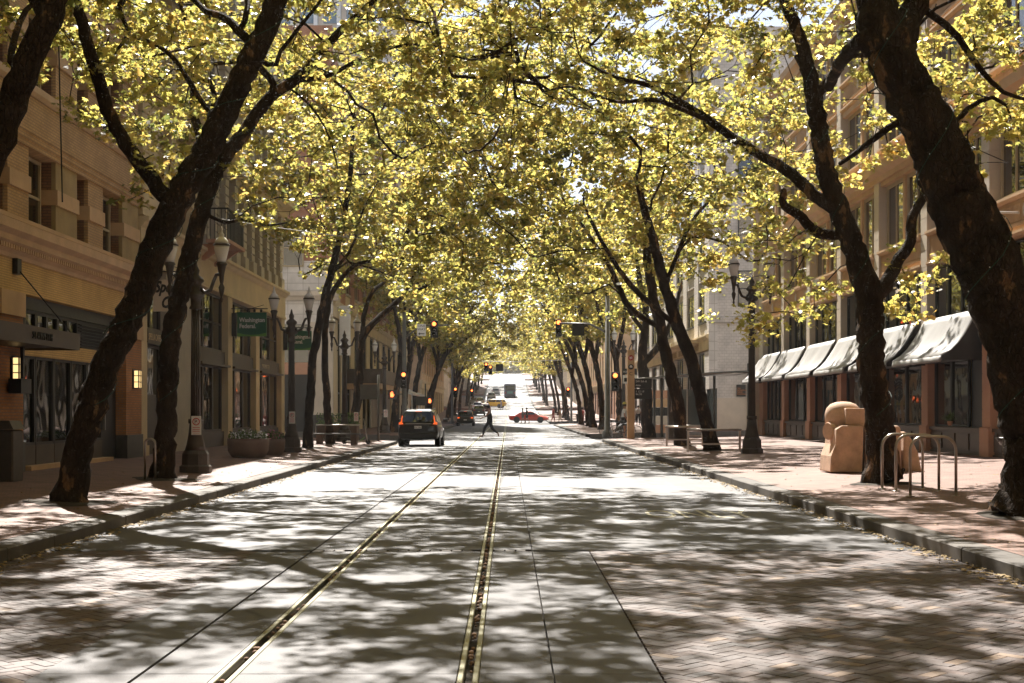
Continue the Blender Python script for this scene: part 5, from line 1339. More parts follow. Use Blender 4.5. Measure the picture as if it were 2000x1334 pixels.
m = MB(); m.lathe([(.40,0),(.405,.28),(.37,.41),(.28,.505),(.15,.553),(.01,.565)], 28); o = m.build('dome', M['sandstone'], t, (-.56,.1,1.0)); o.scale = (1.0,.9,1.0)
m = MB(); m.lathe([(.19,-.3),(.195,.16),(.185,.175)], 24); o = m.build('drum', M['sandstone'], t, (-.80,-.05,.90)); o.rotation_euler = (R(90), 0, R(-68))
m = MB(); m.box(-.30,-.19,-.3,.4,0,.98); m.build('groove', M['granitedark'], t)
# low railings near the leaning trees on the right
def railing(label, x0, x1, y, h=.74, y2=None):
    z = walk_z((x0+x1)/2, y); t = thing('low_railing', label, 'railing', ((x0+x1)/2, y, z), group='low steel railings round the tree pits')
    w = (x1-x0)/2; y2 = y2 or 0
    for s in (-w, w): m = MB(); m.bbox(s-.035,s+.035,-.035,.035,0,h,.005); m.build('post', M['steel'], t)
    m = MB(); m.tube([(-w-.06,0,h),(w+.06,0,h)], .04, 8); m.build('top_rail', M['steel'], t)
    m = MB(); m.bar((-w+.035,0,.26),(w-.035,0,.26),.05); m.build('lower_rail', M['steel'], t)
railing('left hand low steel railing before the reddish leaning trunk', 6.2, 7.6, 54.0, .76)
railing('nearest low steel railing before the dark leaning trunk', 6.1, 7.85, 46.8, .74)
railing('low steel railing behind the dark leaning trunk, to its right', 7.3, 8.6, 60.5, .7)
# bronze drinking fountain at the right edge
t = thing('drinking_fountain', 'small dark bronze drinking fountain partly behind the massive trunk at the right edge', 'fountain', (8.72, 24.0, walk_z(8.7, 24)))
m = MB(); m.lathe([(.2,0),(.2,.06),(.1,.12),(.07,.3),(.06,.6),(.09,.7)], 12); m.build('pedestal', M['granitedark'], t)
m = MB(); m.lathe([(.05,.68),(.17,.76),(.24,.86),(.235,.88),(.15,.8),(.01,.78)], 18); m.build('bowl', M['granitedark'], t)
m = MB(); m.tube([(0,0,.78),(0,0,.93)], .018, 6); m.tube([(-.2,0,.8),(-.24,0,.96)], .012, 5); m.build('spout', M['granitedark'], t)
# rubbish bin at the left edge
t = thing('rubbish_bin', 'dark rubbish bin cut by the left edge of the frame', 'bin', (-9.35, 25.6, walk_z(-9.3, 25)))
m = MB(); m.bbox(-.28,.28,-.28,.28,0,.95,.03); m.build('body', M['lampiron'], t)
m = MB(); m.prism([(-.3,.96),(.3,.96),(.22,1.12),(-.22,1.12)], 'y', -.3, .3); m.build('lid', M['lampiron'], t)
# ------------------------------------------------------------------ bus stop: pylon, shelter, kiosk
t = thing('stop_pylon', 'tall tan bus stop pylon with round red and black symbols and the letter C', 'bus stop', (6.15, 69.2, walk_z(6.15, 69)))
m = MB(); m.bbox(-.18,.18,-.12,.12,0,4.45,.012); m.build('pylon', M['stone_tan'], t)
for z, mt, s_ in ((4.05, M['signred'], 'ring'), (3.60, M['signblack'], 'ring')):
    m = MB(); m.lathe([(.135,0),(.135,.01),(.01,.011)], 20); o = m.build('roundel', mt, t, (0,-.121,z)); o.rotation_euler = (R(90),0,0)
m = MB(); m.box(-.07,.07,-.14,-.133,3.57,3.64); m.box(-.05,.05,-.14,-.133,3.64,3.68); m.box(-.06,-.03,-.14,-.133,3.54,3.57); m.box(.03,.06,-.14,-.133,3.54,3.57); m.build('bus_symbol', M['white'], t)
m = MB(); m.box(-.06,-.02,-.14,-.133,3.98,4.10); m.box(.02,.06,-.14,-.133,4.0,4.12); m.bar((-.07,-.137,4.13),(.07,-.137,3.97),.02,.006); m.build('tram_symbol', M['white'], t)
text('lettering', 'C', .24, M['signblack'], t, (-.09, -.124, 3.18), FACE_CAM, .003)
m = MB(); m.box(.18,1.05,-.04,.04,2.55,3.02); m.box(.18,1.05,-.04,.04,2.0,2.5); m.build('stop_sign_panel', M['signblack'], t)
text('lettering', 'SW 5th &', .14, M['white'], t, (.24, -.043, 2.83), FACE_CAM, .002)
text('lettering', 'Alder', .12, M['white'], t, (.24, -.043, 2.64), FACE_CAM, .002)
text('lettering', '1 12 19\n94 99', .14, M['white'], t, (.24, -.043, 2.32), FACE_CAM, .002)
t = thing('bus_shelter', 'glass bus shelter with a thin upswept roof behind the leaning trunks', 'bus shelter')
zb = .35
m = MB(); n = 14; vs = []
for k in range(n):
    u = k/(n-1); x = 6.3 + 6.1*u; z = 2.95 + zb + .34*math.sin(u*1.5) - .1*(1-u); vs += [(x,70,z),(x,75.5,z),(x,70,z-.05),(x,75.5,z-.05)]
m.add(vs, [f for k in range(n-1) for f in ((k*4,k*4+1,k*4+5,k*4+4),(k*4+2,k*4+6,k*4+7,k*4+3),(k*4,k*4+4,k*4+6,k*4+2),(k*4+1,k*4+3,k*4+7,k*4+5))] + [(0,2,3,1),(n*4-4,n*4-3,n*4-1,n*4-2)])
m.build('roof', M['canopy_glass'], t)
for k in range(5): m = MB(); y_ = 70.3 + k*1.2; m.tube([(6.6+6*u, y_, 2.86+zb+.34*math.sin(u*1.5)) for u in (0,.25,.5,.75,.98)], .04, 6); m.build('roof_rib', M['steel'], t)
for x, y_ in ((7.9,71),(7.9,74.6),(10.6,71),(10.6,74.6)): m = MB(); m.tube([(x,y_,zb-.1),(x,y_,3.05+zb)], .07, 10); m.build('post', M['steelpole'], t)
cg = glassmat('clear_panel', (.16,.18,.16), .001, .1)
for x in (10.72,): 
    for k in range(3): m = MB(); m.box(x,x+.02,71+k*1.2,72.1+k*1.2,zb+.15,zb+2.4); m.build('glass_panel', cg, t)
for x in (8.7, 9.75): m = MB(); m.box(x,x+.95,74.7,74.72,zb+.15,zb+2.4); m.build('glass_panel', cg, t)
t = thing('ticket_kiosk', 'dark upright kiosk panel under the bus shelter roof', 'kiosk', (7.95, 66.6, walk_z(7.9, 66)))
m = MB(); m.bbox(-.24,.24,-.3,.3,0,2.55,.03); m.build('body', M['lampiron'], t)
m = MB(); m.box(-.25,.25,-.31,.31,2.45,2.62); m.build('cap', M['steel'], t)
m = MB(); m.box(-.16,.16,-.315,-.3,1.3,1.8); m.build('screen', M['glassflat'], t)
t = thing('news_box', 'orange and blue striped street box beside the ivy clad tree', 'street box', (8.9, 80.5, road_z(80)+.2))
for k, mt in enumerate((M['pinkbase'], M['stone_pale'], M['signblack'], M['stone_tan'], M['pinkbase'])): m = MB(); m.box(-.55,.55,-.3,.3,.1+k*.5,.58+k*.5); m.build('drawer_panel', mt, t)
# ------------------------------------------------------------------ signals
def signal_head(parent, x, y, z, lit=0, back=False, w=.34, h=1.02, bp=.0):
    m = MB(); m.bbox(x-w/2, x+w/2, y-.1, y+.12, z, z+h, .02); hd = m.build('signal_head', M['signblack'], parent)
    if bp: m = MB(); m.box(x-w/2-bp, x+w/2+bp, y+.02, y+.04, z-bp, z+h+bp); m.build('backplate', M['signblack'], hd)
    for k in range(3):
        zc = z+h-.19-k*.32
        m = MB(); vs = []; n = 10
        for q in range(n+1):
            a = math.pi*q/n; vs += [(x+.14*math.cos(a), y-.1, zc+.14*math.sin(a)), (x+.14*math.cos(a), y-.28, zc+.13*math.sin(a))]
        m.add(vs, [(2*q,2*q+1,2*q+3,2*q+2) for q in range(n)]); m.build('visor', M['signblack'], hd)
        m = MB(); m.lathe([(.12,0),(.11,.03),(.001,.05)], 16); o = m.build('lens', M['redlamp'] if k == lit else M['glassflat'], hd, (x, y-.105, zc)); o.rotation_euler = (R(90),0,0)
    return hd
def pole(t, x, y, h, r=.1): m = MB(); zz = walk_z(x, y); m.lathe([(r*1.8,0),(r*1.8,.3),(r,.4),(r*.75,h)], 12, (x,y,zz)); return m.build('pole', M['steelpole'], t)
def mk(label, name='traffic_signal'): return thing(name, label, 'traffic light', group='red traffic signals')
t = mk('left traffic signal pole past the crossing, its mast arm holding the one way sign')
pole(t, -6.3, 84, 7.4, .15)
m = MB(); m.tube([(-6.3,84,6.0),(-5.3,84,6.75),(-3.6,84,6.8)], [.07,.06,.05], 8); m.build('mast_arm', M['steelpole'], t)
signal_head(t, -6.32, 83.8, 2.95)
signal_head(t, -4.47, 83.8, 6.02, w=.46)
m = MB(); m.bbox(-5.5,-4.97,83.72,83.75,6.12,6.85,.01); m.build('one_way_sign', M['white'], t)
text('lettering', 'ONE\nWAY', .23, M['signblack'], t, (-5.235, 83.715, 6.66), FACE_CAM, .002, align='CENTER', scale=(.95,.9,1))
m = MB(); m.prism([(-5.43,6.255),(-5.33,6.34),(-5.33,6.28),(-5.05,6.28),(-5.05,6.23),(-5.33,6.23),(-5.33,6.17)], 'y', 83.71, 83.718); m.build('arrow', M['signblack'], t)
t = thing('pedestrian_signal', 'orange lit raised hand pedestrian signal left of the black car', 'pedestrian signal', (-7.0, 83.7, 2.3))
m = MB(); m.bbox(-.24,.24,-.12,.12,0,.55,.02); m.build('housing', M['signblack'], t)
m = MB(); m.prism([(-.1,.12),(.06,.12),(.13,.26),(.10,.30),(.06,.25),(.055,.43),(.03,.43),(.02,.3),(.01,.46),(-.02,.46),(-.02,.3),(-.04,.44),(-.065,.44),(-.06,.29),(-.085,.4),(-.11,.39),(-.11,.22)], 'y', -.128, -.121); m.build('hand_symbol', M['handlamp'], t)
m = MB(); m.bar((.24,0,.3),(.7,0,.3),.06); m.build('bracket', M['steelpole'], t)
t = thing('sign_post', 'plain dark post with the back of a square sign at the left kerb corner', 'sign post', (-6.05, 64.6, walk_z(-6, 64)))
m = MB(); m.tube([(0,0,0),(0,0,3.1)], .055, 10); m.build('post', M['steelpole'], t)
m = MB(); m.box(-.85,-.05,-.03,0,1.95,2.65); m.build('sign_back', M['steelpole'], t)
t = mk('traffic signal on the tall right pole beside the bus stop pylon, red light lit')
pole(t, 5.35, 74.3, 7.6, .16); signal_head(t, 5.75, 74.1, 2.35+.3, w=.42)
m = MB(); m.tube([(5.35,74.3,5.8),(4.4,74.3,6.25),(2.75,74.3,6.3)], [.07,.06,.05], 8); m.build('mast_arm', M['steelpole'], t)
m = MB(); m.box(3.45,4.10,74.2,74.23,5.62,6.28); m.build('sign_back', M['signblack'], t)
m = MB(); m.box(6.15,6.9,74.0,74.03,3.05,3.5); m.build('lane_sign', M['white'], t)
m = MB(); m.box(6.22,6.42,73.99,73.998,3.15,3.35); m.box(6.6,6.8,73.99,73.998,3.15,3.35); m.build('lane_symbols', M['signblack'], t)
m = MB(); m.box(6.15,6.9,74.0,74.03,3.55,3.85); m.build('lane_sign_top', M['signblack'], t)
text('lettering', 'RIGHT LANE', .13, M['white'], t, (6.18, 73.995, 3.64), FACE_CAM, .002, scale=(.75,1,1))
t = mk('small traffic signal half lost in leaves above the right lane'); signal_head(t, 2.95, 80.5, 5.9)
m = MB(); m.tube([(2.95,80.5,6.9),(2.95,80.5,7.9)], .02, 5); m.build('hanger', M['dark'], t)
# second crossing
t = mk('pair of red signals and square sign back hung over the second crossing')
signal_head(t, -2.45, 156, 6.0, w=.46); signal_head(t, -2.0, 158, 5.75, w=.46)
m = MB(); m.box(-1.35,-.55,156,156.05,6.05,6.85); m.build('sign_back', M['signblack'], t)
m = MB(); m.tube([(-7,156,7.35),(0,156,7.1),(7,156,7.35)], .03, 5); m.build('span_wire', M['wire'], t)
for x in (-2.45, -2.0, -.95): m = MB(); m.tube([(x,156,6.9),(x,156,7.15)], .02, 5); m.build('hanger', M['dark'], t)
for x, y_, lab in ((-5.9,146.5,'left kerb signal at the second crossing showing red'), (-5.3,190,'tiny red signal on the left beyond the second crossing'), (6.7,146,'right kerb signal at the second crossing, small red light under the leaves')):
    t = mk(lab); pole(t, x, y_, 6.5, .12); signal_head(t, x+.35*(-1 if x > 0 else 1), y_-.2, 3.0 + road_z(y_), w=.42)
t = thing('pedestrian_signal', 'small orange hand signal with sign back beside the second car on the left', 'pedestrian signal', (-6.1, 108, 2.1))
m = MB(); m.bbox(-.22,.22,-.12,.12,0,.5,.02); m.build('housing', M['signblack'], t); m = MB(); m.prism([(-.09,.1),(.08,.1),(.12,.28),(.05,.42),(-.08,.42),(-.1,.2)], 'y', -.128, -.121); m.build('hand_symbol', M['handlamp'], t)
m = MB(); m.box(-1.1,-.25,-.05,-.02,-.1,.6); m.build('sign_back', M['steelpole'], t); m = MB(); m.tube([(-.35,.1,-1.95),(-.35,.1,1.6)], .06, 8); m.build('post', M['steelpole'], t)
# overhead wires
def wire(label, a, b, sag=.4, r=.012, mat=None):
    m = MB(); a, b = Vector(a), Vector(b); P = []
    for k in range(17): u = k/16; p = a.lerp(b, u); p.z -= sag*4*u*(1-u); P.append(p)
    m.tube(P, r, 5); return tag(m.build('overhead_wire', mat or M['wire']), label, 'wire', 'thin wires over the street')
wire('thin pale wire crossing from the left lamp towards the corner trees', PX(412,425,31), PX(850,478,66), .1)
wire('tram contact wire running along the street above the track', PX(772,-10,22), PX(1010,640,200), .0)
wire('thin wire slung across the street high among the leaves', (-10.1,60,8.8), (12.7,60,8.6), .8)
wire('dangling light cord hanging from the trunk at the top left', PX(115,90,14), PX(122,395,14.2), .0, .008, M['wiredark'])
# barrels / orange barrier by the far left kerb
t = thing('barrier', 'small red and white road barrier behind the black car', 'barrier', (-5.9, 87, walk_z(-5.9, 87)))
for s in (-.5,.5): m = MB(); m.box(s-.04,s+.04,-.04,.04,0,1.15); m.build('leg', M['signred'], t)
m = MB(); m.box(-.6,.6,-.06,-.04,.6,.85); m.box(-.6,.6,-.06,-.04,.95,1.15); m.build('board', M['signred'], t)
# market awning far left (pale grey tent)
t = thing('white_awning', 'large pale awning and screen wall on the left beyond the crossing', 'awning')
m = MB(); m.prism([(-10.1,4.1),(-10.1,3.9),(-6.9,2.7),(-6.85,2.85)], 'y', 100, 116); m.build('canvas', M['white'], t)
for k in range(8): m = MB(); m.box(-10.0,-9.9,100+k*2,101.9+k*2,.35,2.9); m.build('wall_panel', M['stone_pale'], t)
for y_ in (100.1, 108, 115.8): m = MB(); m.tube([(-6.95,y_,.3),(-6.95,y_,2.75)], .04, 6); m.build('post', M['white'], t)
# ------------------------------------------------------------------ vehicles
def carpaint(name, c, metal=0):
    m, nt, b = newmat(name); b.inputs['Base Color'].default_value = rgb(c); b.inputs['Roughness'].default_value = .32; b.inputs['Metallic'].default_value = metal
    b.inputs['Coat Weight'].default_value = .5; b.inputs['Coat Roughness'].default_value = .06
    n_ = N(nt, 'ShaderNodeTexNoise', Scale=6.0, Detail=4.0); mr = N(nt, 'ShaderNodeMapRange'); mr.inputs['To Min'].default_value = .25; mr.inputs['To Max'].default_value = .5
    nt.links.new(n_.outputs['Fac'], mr.inputs['Value']); nt.links.new(mr.outputs[0], b.inputs['Roughness']); return m
M['carglass'] = glassmat('car_glass', (.01,.012,.012), .0, .04)
M['plate'] = M['white']
def car(label, cat, kind, paint, x, y, rz=0, lights=True, name='parked_car'):
    """car built nose towards +Y, origin at the rear centre on the ground"""
    z = road_z(y); t = thing(name, label, cat, (x, y, z), rz, group='cars on the street')
    if kind == 'suv':
        L, W, H = 4.55, .925, 1.68
        st = [ # y, bottom, shoulder z, belt z, half width low, half width belt
          (0.0,.42,.70,.98,.80,.78),(.06,.34,.72,1.02,.88,.84),(.25,.28,.72,1.05,.92,.88),(.9,.25,.72,1.06,.925,.89),(3.2,.25,.72,1.03,.925,.89),(3.75,.26,.70,.98,.92,.84),(4.3,.30,.66,.84,.88,.74),(4.55,.40,.60,.70,.78,.62)]
        gh = [(.10,1.02,.80),(.42,1.60,.66),(.8,1.67,.64),(2.2,1.66,.64),(2.7,1.56,.66),(3.55,1.0,.80)]
        wh = (.88, 3.55); wr = .35
    elif kind == 'wagon':
        L, W, H = 4.4, .9, 1.62
        st = [(0,.42,.68,.95,.78,.76),(.06,.34,.7,1.0,.86,.82),(.3,.27,.7,1.02,.9,.86),(.9,.25,.7,1.02,.9,.86),(3.1,.25,.7,1.0,.9,.86),(3.7,.26,.68,.95,.89,.82),(4.2,.3,.64,.82,.85,.72),(4.4,.4,.58,.7,.75,.6)]
        gh = [(.1,1.0,.78),(.35,1.52,.66),(.8,1.6,.64),(2.2,1.6,.64),(2.6,1.5,.66),(3.4,.98,.78)]; wh = (.85, 3.4); wr = .33
    else: # coupe / sedan
        L, W, H = 4.75, .92, 1.38
        st = [(0,.40,.62,.86,.76,.72),(.08,.30,.64,.92,.86,.80),(.4,.22,.64,.94,.91,.84),(1.0,.2,.64,.93,.92,.86),(3.2,.2,.62,.90,.92,.86),(3.8,.2,.62,.84,.91,.82),(4.4,.24,.56,.72,.86,.72),(4.75,.32,.50,.60,.72,.56)]
        gh = [(.75,.92,.76),(1.5,1.3,.60),(2.0,1.37,.58),(2.5,1.36,.58),(2.8,1.28,.60),(3.55,.88,.76)]; wh = (.92, 3.72); wr = .33
    m = MB(); vs = []; n = len(st)
    for (yy, b0, s0, z1, w0, w1) in st:
        vs += [(-w0*.86,yy,b0),(-w0,yy,b0+.12),(-w0*1.0,yy,s0),(-w1,yy,z1),(0,yy,z1+.02),(w1,yy,z1),(w0,yy,s0),(w0,yy,b0+.12),(w0*.86,yy,b0)]
    fs = [(i*9+j, i*9+(j+1)%9, (i+1)*9+(j+1)%9, (i+1)*9+j) for i in range(n-1) for j in range(9)] + [tuple(range(9)), tuple(range((n-1)*9+8,(n-1)*9-1,-1))]
    m.smooth = True; m.add(vs, fs); o = m.build('body', paint, t); o.modifiers.new('s','SUBSURF').levels = 2; o.modifiers['s'].render_levels = 2
    # cabin
    m = MB(); vs = []; n = len(gh)
    for (yy, zt, w) in gh:
        zb_ = .90 if kind != 'coupe' else .82
        wb = .86
        vs += [(-wb,yy,zb_),(-w-(.0),yy,zt-.08 if zt > zb_+.2 else zt),(-w*.82,yy,zt),(w*.82,yy,zt),(w,yy,zt-.08 if zt > zb_+.2 else zt),(wb,yy,zb_)]
    fs = [(i*6+j,i*6+j+1,(i+1)*6+j+1,(i+1)*6+j) for i in range(n-1) for j in range(5)] + [tuple(range(6)), tuple(range(n*6-1, n*6-7, -1))]
    m.add(vs, fs); o = m.build('cabin', paint, t); bv = o.modifiers.new('b','BEVEL'); bv.width = .03; bv.segments = 2
    # glass panels lie just proud of the cabin
    def gp(name, pts, off): m = MB(); m.add([Vector(p)+Vector(off) for p in pts], [tuple(range(len(pts)))]); m.build(name, M['carglass'], t)
    a, b_, c_, d_ = gh[0], gh[1], gh[-2], gh[-1]
    f = lambda A, B, u, k: (A[0]+(B[0]-A[0])*u, A[1]+(B[1]-A[1])*u, (A[2]+(B[2]-A[2])*u)*k)
    r0, r1 = f(a, b_, .12, .90), f(a, b_, .84, .90)
    gp('rear_window', [(-r0[2],r0[0],r0[1]),(r0[2],r0[0],r0[1]),(r1[2],r1[0],r1[1]),(-r1[2],r1[0],r1[1])], (0,-.03,.012))
    w0, w1 = f(d_, c_, .1, .9), f(d_, c_, .9, .9)
    gp('windscreen', [(w0[2],w0[0],w0[1]),(-w0[2],w0[0],w0[1]),(-w1[2],w1[0],w1[1]),(w1[2],w1[0],w1[1])], (0,.02,.02))
    zt = gh[2][1]-.14; zbt = (1.08 if kind != 'coupe' else .95)
    for s in (-1, 1):
        y0, y1 = gh[1][0]+.12, gh[-2][0]+.05
        xs = lambda z_: s*(.86 + (gh[2][2]-.86)*(z_-.9)/(gh[2][1]-.08-.9) + .012)
        for (ya, yb, yc, yd) in ((y0+.18-(.25 if kind=='coupe' else .1), (y0+y1)/2-.04, (y0+y1)/2-.04, y0+.15), ((y0+y1)/2+.04, y1+.55, y1+.0, (y0+y1)/2+.04)):
            P = [(xs(zbt),ya,zbt),(xs(zbt),yb,zbt),(xs(zt),yc,zt),(xs(zt),yd,zt)]; m = MB(); m.add(P, [(0,1,2,3)]); m.build('side_window', M['carglass'], t)
        for wy in wh:
            m = MB(); m.lathe([(wr*.62,-.11),(wr*.95,-.11),(wr,-.07),(wr,.07),(wr*.95,.11),(wr*.62,.11)], 20); w_ = m.build('tyre', M['rubber'], t, (s*(W-.115),wy,wr)); w_.rotation_euler = (0,R(90),0)
            m = MB(); m.lathe([(wr*.66,-.10),(wr*.66,.10),(wr*.6,.115),(wr*.2,.09),(.01,.10)] if s > 0 else [(wr*.66,.10),(wr*.66,-.10),(wr*.6,-.115),(wr*.2,-.09),(.01,-.10)], 18); m.build('rim', M['steel'], w_)
            m = MB(); m.lathe([(wr*1.12,-.02),(wr*1.12,.02)], 20); o = m.build('wheel_arch', M['signblack'], t, (s*(W-.012),wy,wr+.02)); o.rotation_euler = (0,R(90),0)
        m = MB(); m.bbox(s*(W+.0) if s>0 else s*(W+.22), s*(W+.22) if s>0 else s*W, gh[-2][0]+.25, gh[-2][0]+.42, zbt-.02, zbt+.15, .03); m.build('wing_mirror', paint, t)
        # tail lamps
        if kind == 'suv': m = MB(); m.prism([(s*.66,1.0),(s*.85,.98),(s*.86,1.06),(s*.76,1.11),(s*.72,1.38),(s*.69,1.38),(s*.72,1.07)], 'y', -.02, .10); 
        else: m = MB(); m.bbox(min(s*.56,s*.8), max(s*.56,s*.8), -.03, .05, .78, .92, .02)
        m.build('tail_light', M['tail'] if lights else M['signred'], t)
        m = MB(); m.bbox(min(s*.5,s*.72), max(s*.5,s*.72), L-.12, L-.02, .56, .68, .02); m.build('headlight', M['lampglass'], t)
    m = MB(); m.box(-.16,.16,-.035,-.02,.80,.92) if kind == 'suv' else m.box(-.16,.16,-.03,-.01,.58,.70); m.build('number_plate', M['white'], t)
    if kind == 'suv':
        m = MB(); m.box(-.56,.56,-.028,-.01,1.0,1.035); m.build('chrome_strip', M['steel'], t)
        m = MB(); m.bbox(-.84,.84,-.06,.12,.36,.62,.05); m.build('bumper', M['signblack'], t)
        for s in (-.6,.6): m = MB(); m.tube([(s,.6,1.71),(s,2.4,1.70)], .02, 6); m.build('roof_rail', M['steel'], t)
        text('lettering', '291 MRL', .085, M['signblack'], t, (0,-.036,.825), FACE_CAM, .001, align='CENTER')
    if lights: m = MB(); m.box(-.14,.14,gh[1][0]-.12,gh[1][0]-.06,gh[1][1]-.03,gh[1][1]-.005); m.build('high_brake_light', M['tail'], t)
    return t
car('black SUV seen from behind, brake lights lit, in the left lane before the crossing', 'car', 'suv', carpaint('black_paint', (.004,.004,.004)), -4.0, 61.5, R(-1.0), name='black_car')
car('dark olive car with red brake lights waiting past the first crossing', 'car', 'wagon', carpaint('olive_paint', (.035,.032,.022)), -4.35, 141.0, name='dark_car')
car('grey car ahead of the dark olive one, seen from behind', 'car', 'wagon', carpaint('grey_paint', (.10,.10,.11), .5), -4.3, 205, lights=False, name='grey_car')
car('white car up the street behind the grey one', 'car', 'wagon', carpaint('white_paintwork', (.7,.7,.7)), -5.1, 232, lights=False, name='white_car')
car('dark red car beside the white one, mostly hidden', 'car', 'wagon', carpaint('maroon_paint', (.12,.02,.02)), -3.6, 219, lights=False, name='red_car')
car('yellow taxi turning across the street far away', 'taxi', 'wagon', carpaint('yellow_paint', (.80,.50,.02)), -.5, 250, R(72), lights=False, name='yellow_taxi')
car('silver car parked far up the street on the left', 'car', 'suv', carpaint('silver_paint', (.4,.4,.4), .6), -3.5, 292, lights=False, name='silver_car')
car('silver car parked just beyond another silver one near the bus', 'car', 'suv', carpaint('silver_paint', (.4,.4,.4), .6), -2.8, 318, lights=False, name='silver_car')
car('pale beige car waiting beside the yellow taxi', 'car', 'wagon', carpaint('beige_paint', (.35,.33,.28)), -5.2, 262, R(20), lights=False, name='beige_car')
car('red coupe crossing from left to right at the second junction', 'car', 'coupe', carpaint('red_paint', (.62,.06,.03)), .12, 164.5, R(-90), lights=False, name='red_coupe')
# bus
t = thing('city_bus', 'dark blue city bus seen from behind far up the street', 'bus', (.45, 304, road_z(304)))
m = MB(); m.bbox(-1.28,1.28,0,11,.35,3.1,.12); m.build('body', carpaint('bus_blue', (.05,.065,.12)), t)
m = MB(); m.box(-1.05,1.05,-.02,0,1.75,2.7); m.build('rear_window', M['carglass'], t)
m = MB(); m.box(-.6,.6,-.03,-.005,.95,1.45); m.build('advert_panel', pmat('teal_panel', (.08,.25,.25), .5, .1), t)
for s in (-1,1):
    m = MB(); m.box(s*1.0-.1,s*1.0+.1,-.03,0,1.0,1.25); m.build('tail_light', M['signred'], t)
    for wy in (2.6, 8.6): m = MB(); m.lathe([(.3,-.14),(.48,-.14),(.5,0),(.48,.14),(.3,.14)], 16); o = m.build('tyre', M['rubber'], t, (s*1.08,wy,.5)); o.rotation_euler = (0,R(90),0)
    for k in range(6): m = MB(); m.box(s*1.29-.01,s*1.29+.01,1.0+k*1.6,2.4+k*1.6,1.6,2.6); m.build('side_window', M['carglass'], t)
# bicycles at the stop
def bicycle(label, x, y, rz):
    t = thing('bicycle', label, 'bicycle', (x, y, walk_z(x, y)), rz, group='bicycles at the bus stop'); iron = M['signblack']
    for wx in (-.52, .52):
        m = MB(); n = 24; P = [(wx+.33*math.cos(2*math.pi*k/n), 0, .34+.33*math.sin(2*math.pi*k/n)) for k in range(n+1)]; m.tube(P, .016, 5, cap=False); w = m.build('tyre', M['rubber'], t)
        m = MB()
        for k in range(12): a = math.pi*k/6; m.tube([(wx,0,.34),(wx+.32*math.cos(a),0,.34+.32*math.sin(a))], .003, 3)
        m.build('spokes', M['steel'], w)
    m = MB()
    for a, b_ in (((-.52,.34),(-.08,.30)),((-.08,.30),(-.2,.82)),((-.52,.34),(-.18,.74)),((-.18,.74),(.36,.80)),((-.08,.30),(.38,.72)),((.36,.92),(.52,.34))): m.tube([(a[0],0,a[1]),(b_[0],0,b_[1])], .016, 6)
    m.build('frame', iron, t)
    m = MB(); m.bbox(-.34,-.08,-.06,.06,.84,.90,.02); m.build('saddle', M['rubber'], t)
    m = MB(); m.tube([(.46,-.22,.98),(.36,-.1,.95),(.36,.1,.95),(.46,.22,.98)], .013, 5); m.build('handlebar', iron, t)
    return t
bicycle('black bicycle leaning behind the bus stop pylon beside the man in the yellow cap', 5.95, 69.9, 0)
bicycle('second bicycle with reddish parts parked behind the first', 5.75, 74.6, R(14))
# ------------------------------------------------------------------ people
SK = {}
def cloth(name, c): 
    if name not in SK: SK[name] = pmat(name, c, .85, .15, 8, 60, .05)
    return SK[name]
def skinned(name, verts, edges, mat, parent, sub=1):
    me = bpy.data.meshes.new(name); me.from_pydata([v[0] for v in verts], edges, []); o = bpy.data.objects.new(name, me); col.objects.link(o)
    sm = o.modifiers.new('skin', 'SKIN'); sm.use_smooth_shade = True
    for i, v in enumerate(verts): r = v[1]; me.skin_vertices[0].data[i].radius = (r if isinstance(r, (tuple, list)) else (r, r))
    me.skin_vertices[0].data[0].use_root = True
    ss = o.modifiers.new('sub', 'SUBSURF'); ss.levels = sub; ss.render_levels = sub
    dg = bpy.context.evaluated_depsgraph_get(); me2 = bpy.data.meshes.new_from_object(o.evaluated_get(dg))
    bpy.data.objects.remove(o); me2.materials.clear(); me2.materials.append(mat)
    o2 = bpy.data.objects.new(name, me2); col.objects.link(o2); o2.parent = parent; return o2
